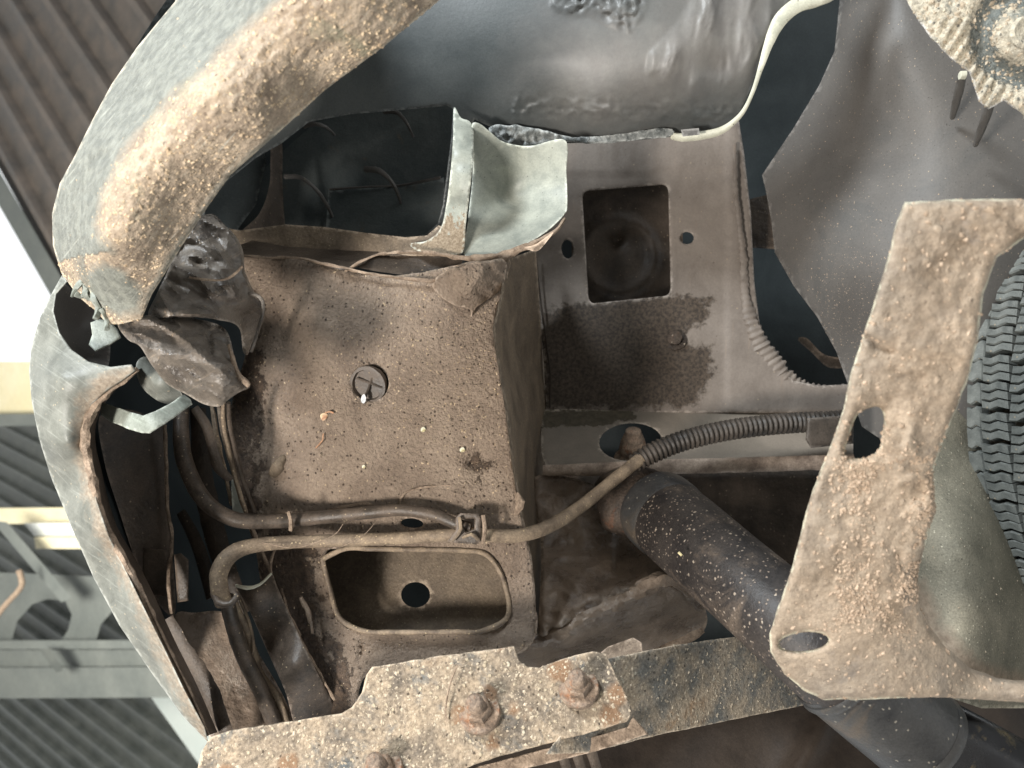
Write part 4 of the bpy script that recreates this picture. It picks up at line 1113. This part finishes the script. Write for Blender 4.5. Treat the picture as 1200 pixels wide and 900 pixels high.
def axp(t, d0=.625, d1=.475):
    return (ax0[0] + (ax1[0] - ax0[0]) * t, ax0[1] + (ax1[1] - ax0[1]) * t, d0 + (d1 - d0) * (min(t, .7) - .55 * min(max(t, 0), .7) ** 2) / .43)


tube('outer_tube', [axp(.03), axp(.08), axp(.3), axp(.5), axp(.7), axp(.86)], [47, 49, 51, 54, 57, 58], M['shock'], sh, seg=40, step=6)
tube('collar', [axp(-.05), axp(-.03), axp(0.0), axp(.04), axp(.055)], [36, 46, 49, 49, 46], M['sleeve'], sh, seg=40, step=3)
tube('top_cap', [axp(-.14), axp(-.10), axp(-.04)], [24, 34, 38], M['eye'], sh, seg=28, step=4, rough=.05)
tube('dust_sleeve', [axp(.74), axp(.78), axp(.95), axp(1.09), axp(1.12)], [59, 60, 59, 58, 57], M['sleeve'], sh, seg=40, step=8)
tube('sleeve_rim', [axp(.76), axp(.775), axp(.79)], [61, 62.5, 61], M['sleeve'], sh, seg=40, step=2)
tube('sleeve_rim', [axp(1.105), axp(1.12), axp(1.14)], [58, 59.5, 58], M['sleeve'], sh, seg=40, step=2)
tube('piston_tube', [(1030, 830, .545), (1120, 878, .535), (1270, 962, .52)], [46, 48, 50], M['gloss_black'], sh, seg=40, step=12)
tube('bushing', [(741, 560, .69), (741, 570, .685), (741, 584, .68)], [26, 44, 40], M['dusty_black'], sh, seg=28, step=3)
tube('eye', [(712, 598, .66), (735, 596, .65), (765, 600, .645)], [24, 33, 34], M['eye'], sh, seg=24, step=4, rough=.08)

# tank / silencer behind the bracket
tk = sheet('exhaust_silencer', [(1040, 470), (1075, 300), (1090, 240), (1290, 240), (1300, 830), (1150, 830), (1060, 800), (1030, 640)],
           tps([(1040, 470, .60), (1090, 240, .60), (1300, 240, .72), (1100, 480, .60), (1050, 700, .56), (1120, 640, .515), (1160, 700, .52), (1200, 760, .56), (1250, 600, .68), (1120, 790, .50), (1300, 830, .66), (1060, 800, .53)]),
           M['tank'], None, sp=False, res=6, th=.004, disp=lambda x, y: .003 * fbm(x, y, 60, 3, 5) + .0005 * fbm(x, y, 8, 3, 6) - .002 * np.exp(-(segdist(x, y, [(1115, 640), (1150, 700), (1190, 790)], False) / 3.) ** 2), paint=lambda x, y: np.clip(.95 - segdist(x, y, [(1076, 690), (1090, 735), (1136, 784), (1180, 800), (1260, 806)], False) / 26., 0, .8), key='tank', sharp=None)
tk['label'] = 'grey green rounded steel shell between the muddy bracket and the tyre'; tk['category'] = 'exhaust silencer'

# ================================================================== muddy bracket
mb = thing('mounting_bracket', 'large L-shaped bracket thick with dried tan mud, right of centre', 'bracket', (1040, 560, .4))
br_d = tps([(1062, 236, .350), (1200, 233, .345), (1290, 250, .35), (1045, 290, .352), (1165, 300, .352), (1000, 430, .372), (1120, 470, .372), (960, 560, .390), (1095, 600, .395), (920, 700, .405), (1085, 700, .412),
            (903, 750, .418), (960, 815, .425), (1100, 815, .420), (1140, 790, .435), (1290, 818, .41), (1000, 760, .408)])
_brd = br_d
br_d = lambda x, y: _brd(x, y) - .022
br_out = [(1060, 237), (1120, 234), (1300, 232), (1300, 262), (1205, 275), (1168, 302), (1152, 345), (1146, 400), (1132, 450), (1112, 500), (1094, 548), (1094, 575), (1096, 600), (1084, 640), (1074, 676), (1076, 705), (1086, 730),
          (1106, 756), (1136, 782), (1170, 795), (1300, 806), (1300, 826), (1200, 823), (1150, 820), (1100, 817), (1050, 818), (1000, 820), (964, 820), (940, 808), (918, 788), (903, 764), (902, 742), (912, 712), (926, 672), (934, 640),
          (944, 600), (958, 560), (974, 520), (988, 480), (998, 435), (1012, 392), (1028, 344), (1042, 296), (1052, 256)]


def br_paint(x, y):
    return np.clip(.36 + .5 * fbm(x, y, 90, 3, 41) + .25 * np.exp(-(segdist(x, y, [(1052, 250), (1010, 400), (940, 650)], False) / 26.) ** 2) + .22 * np.clip((y - 740) / 60., 0, 1), 0, .8)


def br_disp(x, y):
    u = x + .5 * y; v = y - .5 * x
    lump = segdist(x, y, [(1060, 520), (1090, 580), (1070, 640), (1060, 690)], False)
    m = .0050 * fbm(u, v, 44, 4, 3) + .0016 * fbm(x, y, 9, 3, 13)
    m = m + .009 * np.exp(-(lump / 26.) ** 2) * (fbm(x, y, 13, 3, 23) + .35)
    step_ = .0015 * (y < 405 + .12 * (x - 1010))
    smooth = np.clip((y - 690) / 60., 0, 1)
    groove = .005 * np.exp(-(segdist(x, y, [(1016, 396), (1030, 404), (1044, 408)], False) / 5.) ** 2)
    return m * (1 - .75 * smooth) + step_ - groove


sheet('plate', br_out, br_d, M['bracket'], mb, paint=br_paint, holes=[spline([(990, 532), (996, 508), (1004, 488), (1014, 480), (1030, 477), (1036, 490), (1034, 508), (1030, 526), (1016, 536), (1000, 537)], True, 4).tolist(),
                                                       ell(942, 752, 29, 11, -6)], sp=False, res=3.3, th=.004, rnd=9, rm=.006, disp=br_disp, edge=lambda x, y: 1.0 - 1.0 * ((x > 1070) & (y > 640)), key='br', wob=1.0, sharp=None)
grit('mud_crumbs', 'br', 3000, .0004, .0016, M['crumb_dull'], mb, where=lambda x, y: np.clip(np.clip(fbm(x, y, 40, 3, 3) * 3 + .4, 0, 1) * np.exp(-(segdist(x, y, [(1020, 560), (1075, 590), (1060, 700), (975, 690)], False) / 38.) ** 2) + .03, 0, 1), seed=9)

# muddy disc, top right
hub = thing('rubber_mount_disc', 'pale grit-caked round mount disc in the top right corner', 'mount', (1170, 30, .42))
hub_out = [(1052, -60), (1056, -20), (1064, 4), (1076, 24), (1094, 48), (1114, 68), (1136, 84), (1146, 118), (1158, 128), (1176, 118), (1196, 132), (1240, 170), (1330, 180), (1330, -100), (1080, -110)]


def hub_disp(x, y):
    r = np.hypot(x - 1196, y - 42)
    g = -.008 * np.exp(-((r - 46) / 15.) ** 2) - .001 * np.exp(-(r / 24.) ** 2)
    flute = np.where((r > 60) & (r < 95) & (x < 1180) & (y > 20), .0014 * np.sin((x * .75 + y * .5) / 1.8), 0)
    return g + flute + .0018 * fbm(x, y, 6, 3, 4) + .002 * fbm(x, y, 30, 3, 9)


sheet('disc', hub_out, tps([(1052, -60, .43), (1080, 30, .43), (1140, 90, .43), (1196, 42, .41), (1300, 170, .43), (1300, -80, .42)]), M['hub_mud'], hub, sp=False, res=2.8, th=.008, rnd=3, disp=hub_disp, wob=1,
      paint=lambda x, y: np.clip(.85 - np.abs(np.hypot(x - 1196, y - 42) - 47) / 34., 0, .75), key='hub', sharp=None)
lathe('hub_washer', P(1200, 40, .402), -Dv, [(.0085, 0), (.009, .002), (.0075, .0035), (.004, .002), (.0005, .0018)], M['hub_mud'], hub, seg=20, wob=.05)
grit('caked_grit', 'hub', 1600, .0005, .0019, M['salt'], hub, seed=12)

# ================================================================== tyre
ty = thing('tyre', 'chunky grey black tyre tread at the right edge behind the bracket', 'tyre', (1160, 500, .5))
s_ = .36; c_ = math.sqrt(1 - s_ * s_)
TA = -Dv * c_ + Rv * s_ + Uv * .06
TA /= np.linalg.norm(TA)
TX = -Rv * c_ - Dv * s_          # towards the left silhouette
TX = TX - TA * (TX @ TA); TX /= np.linalg.norm(TX)
TY = np.cross(TA, TX)
RT = .27; dT = .455
TC = P(1137, 490, dT) - TX * RT - TA * .05


def to_px(p):
    v = p - CAM
    d = v @ Dv
    return 600 + (v @ Rv) / d * 1200 / K, 450 - (v @ Uv) / d * 1200 / K


for _ in range(6):
    q = []
    for a_ in np.linspace(-.9, .9, 61):
        er_ = TX * math.cos(a_) + TY * math.sin(a_)
        for w_ in np.linspace(-.095, .095, 9):
            q.append(to_px(TC + er_ * (.272 - .012 * abs(w_) / .095) + TA * w_))
    q = np.array(q); j = q[:, 0].argmin()
    TC = TC + Rv * (1137 - q[j, 0]) * pxm(dT) - Uv * (480 - q[j, 1]) * pxm(dT)


def tp(ang, r, w):
    return TC + (TX * math.cos(ang) + TY * math.sin(ang)) * r + TA * w


prof = [(.17, -.085), (.22, -.10), (.245, -.098), (.258, -.088), (.262, -.06), (.264, 0), (.262, .06), (.256, .088), (.243, .100), (.215, .104), (.17, .09)]
vs = []; fs = []; NS = 120
for i in range(NS):
    a = 2 * math.pi * i / NS
    for r, w in prof:
        vs.append(tp(a, r, w))
npf = len(prof)
for i in range(NS):
    for k in range(npf - 1):
        a = i * npf + k; b = ((i + 1) % NS) * npf + k
        fs.append((a, a + 1, b + 1, b))
M['groove'] = mat_grime('dusty_tyre_groove', (0.05, 0.048, 0.042), (0.15, 0.125, 0.095), scale=90, fine=0.3, rough=(0.7, 0.9), bump=0.4)
fix_normals(mesh_obj('carcass', vs, fs, M['groove'], ty))


def block_mesh(half_l, half_w, h, kind_):
    """one moulded block: zigzag outline, zigzag sipes cut across it, worn top edges"""
    bm = bmesh.new()
    ns = 1 if kind_ == 0 else 3
    zz = [(-1, 0), (-.35, .16), (.3, -.16), (1, 0)]
    sg = 1 if kind_ == 1 else -1
    skew = .35 * sg if kind_ else .12
    lines = []
    for k in range(ns + 1):
        u = -1 + 2 * k / ns
        lines.append([bm.verts.new(((u + zz_[1] * (1 if ns == 1 else .8) + skew * zz_[0] * .5) * half_l, zz_[0] * half_w, -.004)) for zz_ in zz])
    faces = []
    for a, b in zip(lines, lines[1:]):
        faces.append(bm.faces.new(a[::-1] + b))
    bm.normal_update()
    for f in faces:
        if f.normal.z < 0:
            f.normal_flip()
    bmesh.ops.inset_individual(bm, faces=faces, thickness=.00045, use_even_offset=True)
    r = bmesh.ops.extrude_discrete_faces(bm, faces=faces) if False else None
    cur = faces
    for dz, ins in ((h + .0028, 0.0), (.0012, .0011)):
        out = []
        for f in cur:
            e = bmesh.ops.extrude_face_region(bm, geom=[f])
            nf = [g for g in e['geom'] if isinstance(g, bmesh.types.BMFace)][0]
            c = nf.calc_center_median()
            for v in nf.verts:
                v.co.z += dz
                if ins:
                    d = Vector((c.x - v.co.x, c.y - v.co.y, 0))
                    v.co += d.normalized() * min(ins, d.length * .3)
            if f.is_valid:
                bmesh.ops.delete(bm, geom=[f], context='FACES_ONLY')
            out.append(nf)
        cur = out
    bmesh.ops.recalc_face_normals(bm, faces=bm.faces)
    me = bpy.data.meshes.new('tread_block'); bm.to_mesh(me); bm.free()
    me.materials.append(M['tyre'])
    return me


rows = [(-.086, .0065, 0, 1.0), (-.067, .0108, 1, 1.25), (-.044, .0108, 2, 1.25), (-.0175, .0145, 1, 1.9), (.0135, .0155, 2, 1.9), (.0455, .0150, 1, 1.6), (.0790, .0175, 0, 1.4)]
P0 = .0180
meshes = [block_mesh(P0 * f * .5 * .93, hw, .010 - .003 * (abs(w) < .07 and f < .7), kd) for (w, hw, kd, f) in rows]
base_loc = np.array(ty.location)
for ri, (w, hw, kd, f) in enumerate(rows):
    pitch = P0 * f / RT
    for i in range(int(round(math.radians(84) / pitch))):
        ang = -math.radians(42) + (i + .37 * ri) * pitch + random.uniform(-.06, .06) * pitch
        rr = .2625 if abs(w) < .07 else .2585
        o = bpy.data.objects.new('tread_block', meshes[ri])
        COL.objects.link(o); o.parent = ty
        er = TX * math.cos(ang) + TY * math.sin(ang); et = -TX * math.sin(ang) + TY * math.cos(ang)
        tw = (.0, .10, -.10, .10, -.10, .08, .05)[ri] + random.uniform(-.02, .02)
        e1 = et * math.cos(tw) + TA * math.sin(tw); e2 = np.cross(er, e1)
        pos = tp(ang, rr, w) - base_loc
        o.matrix_local = Matrix(((e1[0], e2[0], er[0], pos[0]), (e1[1], e2[1], er[1], pos[1]), (e1[2], e2[2], er[2], pos[2]), (0, 0, 0, 1)))

# ================================================================== cables
def cable(name, label, px, cat='cable', group='cables clipped along the frame rail'):
    return thing(name, label, cat, px, group)


k1 = cable('cable', 'upper black cable curving out of the left gap to the clip', (350, 600, .56))
tube('sheath', [(214, 478, .60), (212, 500, .59), (214, 530, .58), (222, 556, .57), (236, 582, .56), (256, 600, .556), (282, 610, .556), (320, 611, .562), (370, 607, .566), (420, 602, .56), (470, 598, .552), (510, 604, .545), (535, 614, .54), (552, 618, .538)],
     [8, 9, 9.5, 9.5, 9.5, 9, 9, 8.5, 8, 7.5, 7, 7, 7, 6], M['dusty_black'], k1, seg=14, rough=.03)
tube('tape_band', [(338, 600, .556), (341, 610, .553), (341, 621, .556)], 2.4, M['torn'], k1, seg=7, rough=.3)
k2 = cable('cable', 'long dusty cable looping at left and rising to the ribbed hose', (600, 625, .54))
tube('sheath', [(262, 706, .545), (257, 690, .54), (257, 670, .54), (268, 652, .54), (290, 641, .545), (330, 636, .552), (380, 634, .556), (430, 632, .553), (480, 630, .548), (520, 627, .543), (548, 625, .540), (580, 628, .54), (612, 627, .545), (645, 616, .56),
                (680, 594, .585), (715, 566, .61), (750, 538, .63)], [10, 10, 10.5, 10, 9, 8, 7.5, 7.5, 7.5, 7.5, 7.5, 8, 8, 8, 7.5, 7.5, 7.5], M['dusty_cable'], k2, seg=14, rough=.03)
tube('ribbed_hose', [(743, 543, .632), (762, 532, .635), (790, 520, .64), (825, 510, .645), (860, 503, .65), (900, 498, .655), (940, 495, .66), (990, 493, .66)], [10, 11.5, 11.5, 11.5, 11.5, 11.5, 11.5, 11.5], M['hose_black'], k2, seg=14, rib=(5.8, .10), step=1.1)
tube('tie_band', [(250, 694, .54), (256, 706, .532), (270, 708, .53), (278, 698, .535)], 4, M['dusty_black'], k2, seg=8)
tube('lower_run', [(266, 700, .55), (272, 730, .56), (286, 770, .565), (304, 805, .57), (322, 850, .575)], [8, 8.5, 9, 9, 9], M['dusty_black'], k2, seg=12, rough=.05)
tube('lower_run', [(272, 704, .56), (290, 740, .57), (296, 766, .575), (306, 790, .58), (326, 820, .58), (338, 850, .58)], [5, 4, 6, 4, 5, 4], M['dusty_cable'], k2, seg=10, rough=.1)
tube('lower_run', [(280, 700, .565), (292, 730, .57), (297, 760, .57), (290, 785, .575)], [2, 2, 2, 2], M['dusty_cable'], k2, seg=7)
k3 = cable('cable', 'pair of thin brown wires hanging down from the crumpled liner', (262, 520, .57))
tube('wire', [(262, 472, .55), (262, 495, .56), (268, 525, .57), (276, 560, .58), (288, 600, .585)], 2.6, M['dusty_cable'], k3, seg=8, rough=.1)
tube('wire', [(268, 472, .55), (269, 495, .56), (275, 525, .57), (284, 560, .58), (298, 600, .59)], 2.6, M['inner_brown'], k3, seg=8, rough=.1)
cp = thing('cable_clip', 'small square black clip holding the cables on the brown rail', 'clip', (548, 620, .53))
sheet('clip_body', [(534, 605), (540, 601), (560, 602), (564, 608), (563, 634), (558, 638), (534, 636), (524, 634), (534, 622)], flat([(534, 605, .533), (563, 605, .531), (534, 636, .533)]), M['dusty_black'], cp, holes=[[(541, 608), (556, 608), (556, 620), (546, 624), (541, 616)]],
      sp=False, res=2.5, th=.012, rnd=2)
tube('clip_spring', [(538, 606, .530), (540, 620, .528), (530, 634, .530)], 2.2, M['dusty_cable'], cp, seg=7, rough=.2)
tube('clip_spring', [(542, 630, .529), (552, 626, .527), (560, 632, .529)], 2.0, M['dusty_cable'], cp, seg=7, rough=.2)
tube('clip_band', [(566, 604, .531), (568, 620, .528), (566, 637, .531)], 2.6, M['torn'], cp, seg=7)
cn = sheet('tape_wrap', [(946, 490), (1000, 486), (1000, 520), (950, 525), (944, 515)], .635, M['hose_black'], k2, sp=False, res=4, th=.02, rnd=4)
for i, pts in enumerate(([(648, 700, .600), (662, 716, .596), (690, 708, .592)], [(352, 700, .575), (362, 720, .578), (366, 742, .582)])):
    tube('underseal_wrinkle', pts, [2, 3, 1.5], M['box_low'], car, seg=7, rough=.4, seed=i)
o = tube('inspection_mark', [(795, 647, .530), (799, 651, .529)], 1.6, M['leaf_pale'], sh, seg=7)
# cobweb strands
w = thing('cobweb', 'fine pale cobweb strands stretched across the two cables', 'cobweb', (400, 620, .54))
for pts in ([(356, 640, .545), (390, 628, .54), (402, 614, .542)], [(300, 634, .545), (342, 642, .54), (380, 634, .545)], [(400, 641, .545), (425, 628, .54), (440, 612, .545)]):
    tube('strand', pts, .38, M['torn'], w, seg=5)

# ================================================================== small debris on the rail
def debris(name, poly, d, mat, label, cat, th=.0008):
    o = sheet(name, poly, tps([(poly[0][0], poly[0][1], d), (poly[1][0], poly[1][1], d - .001), (poly[2][0], poly[2][1], d + .0008)] + [(p[0], p[1], d) for p in poly[3:]]), mat, None, res=1.5, th=th)
    o['label'] = label; o['category'] = cat


def rd(x, y):
    return float((rail_d(np.array([float(x)]), np.array([float(y)])) - rail_disp(np.array([float(x)]), np.array([float(y)])))[0])


debris('leaf_fragment', [(375, 487), (379, 484), (384, 486), (382, 491), (378, 493)], rd(380, 488) - .002, M['leaf'], 'orange dry leaf crumb left of the round plug on the rail', 'leaf')
o = tube('dry_twig', [(381, 484, rd(381, 484) - .002), (386, 482, rd(386, 482) - .003), (391, 484, rd(391, 484) - .002)], 1.1, M['leaf'], None, seg=6)
o['label'] = 'tiny orange stem beside the orange leaf crumb'; o['category'] = 'stem'
o = tube('dry_stalk', [(379, 508, rd(379, 508) - .002), (378, 516, rd(378, 516) - .003), (370, 525, rd(370, 525) - .002)], .8, M['leaf'], None, seg=6)
o['label'] = 'curved orange stalk just under the orange leaf crumb'; o['category'] = 'stalk'
debris('seed', [(424, 546), (426.5, 544.5), (428.5, 547), (427, 549), (424.5, 548.5)], rd(426, 547) - .002, M['leaf_pale'], 'yellow seed low on the rail above the upper cable', 'seed')
debris('seed', [(493, 503), (496, 500), (499, 503), (497, 506), (494, 506)], rd(496, 503) - .002, M['leaf_pale'], 'yellow seed below right of the round plug', 'seed')
debris('seed', [(539, 526), (543, 524), (545, 528), (542, 530), (539, 529)], rd(542, 527) - .002, M['leaf_pale'], 'yellow seed at the edge of the dark dent on the rail', 'seed')
debris('stone_chip', [(424, 464), (427, 462), (429, 468), (426, 473), (423, 470)], .582, M['stone_white'], 'small white stone chip under the round plug', 'stone')
grit('dust_crumbs', 'rail', 1500, .0003, .0010, M['crumb'], car, where=lambda x, y: np.exp(-(((x - 560) / 110.) ** 2 + ((y - 400) / 150.) ** 2)) + .12, seed=20)
grit('dust_crumbs', 'tank', 900, .0003, .0010, M['salt'], tk, seed=22)
grit('dust_crumbs', 'arch', 1600, .0002, .0006, M['crumb_dull'], car, where=lambda x, y: np.exp(-(((x - 1000) / 60.) ** 2 + ((y - 350) / 80.) ** 2)) + .08, seed=23)

# ------------------------------------------------------------------ render
sc.render.engine = 'CYCLES'
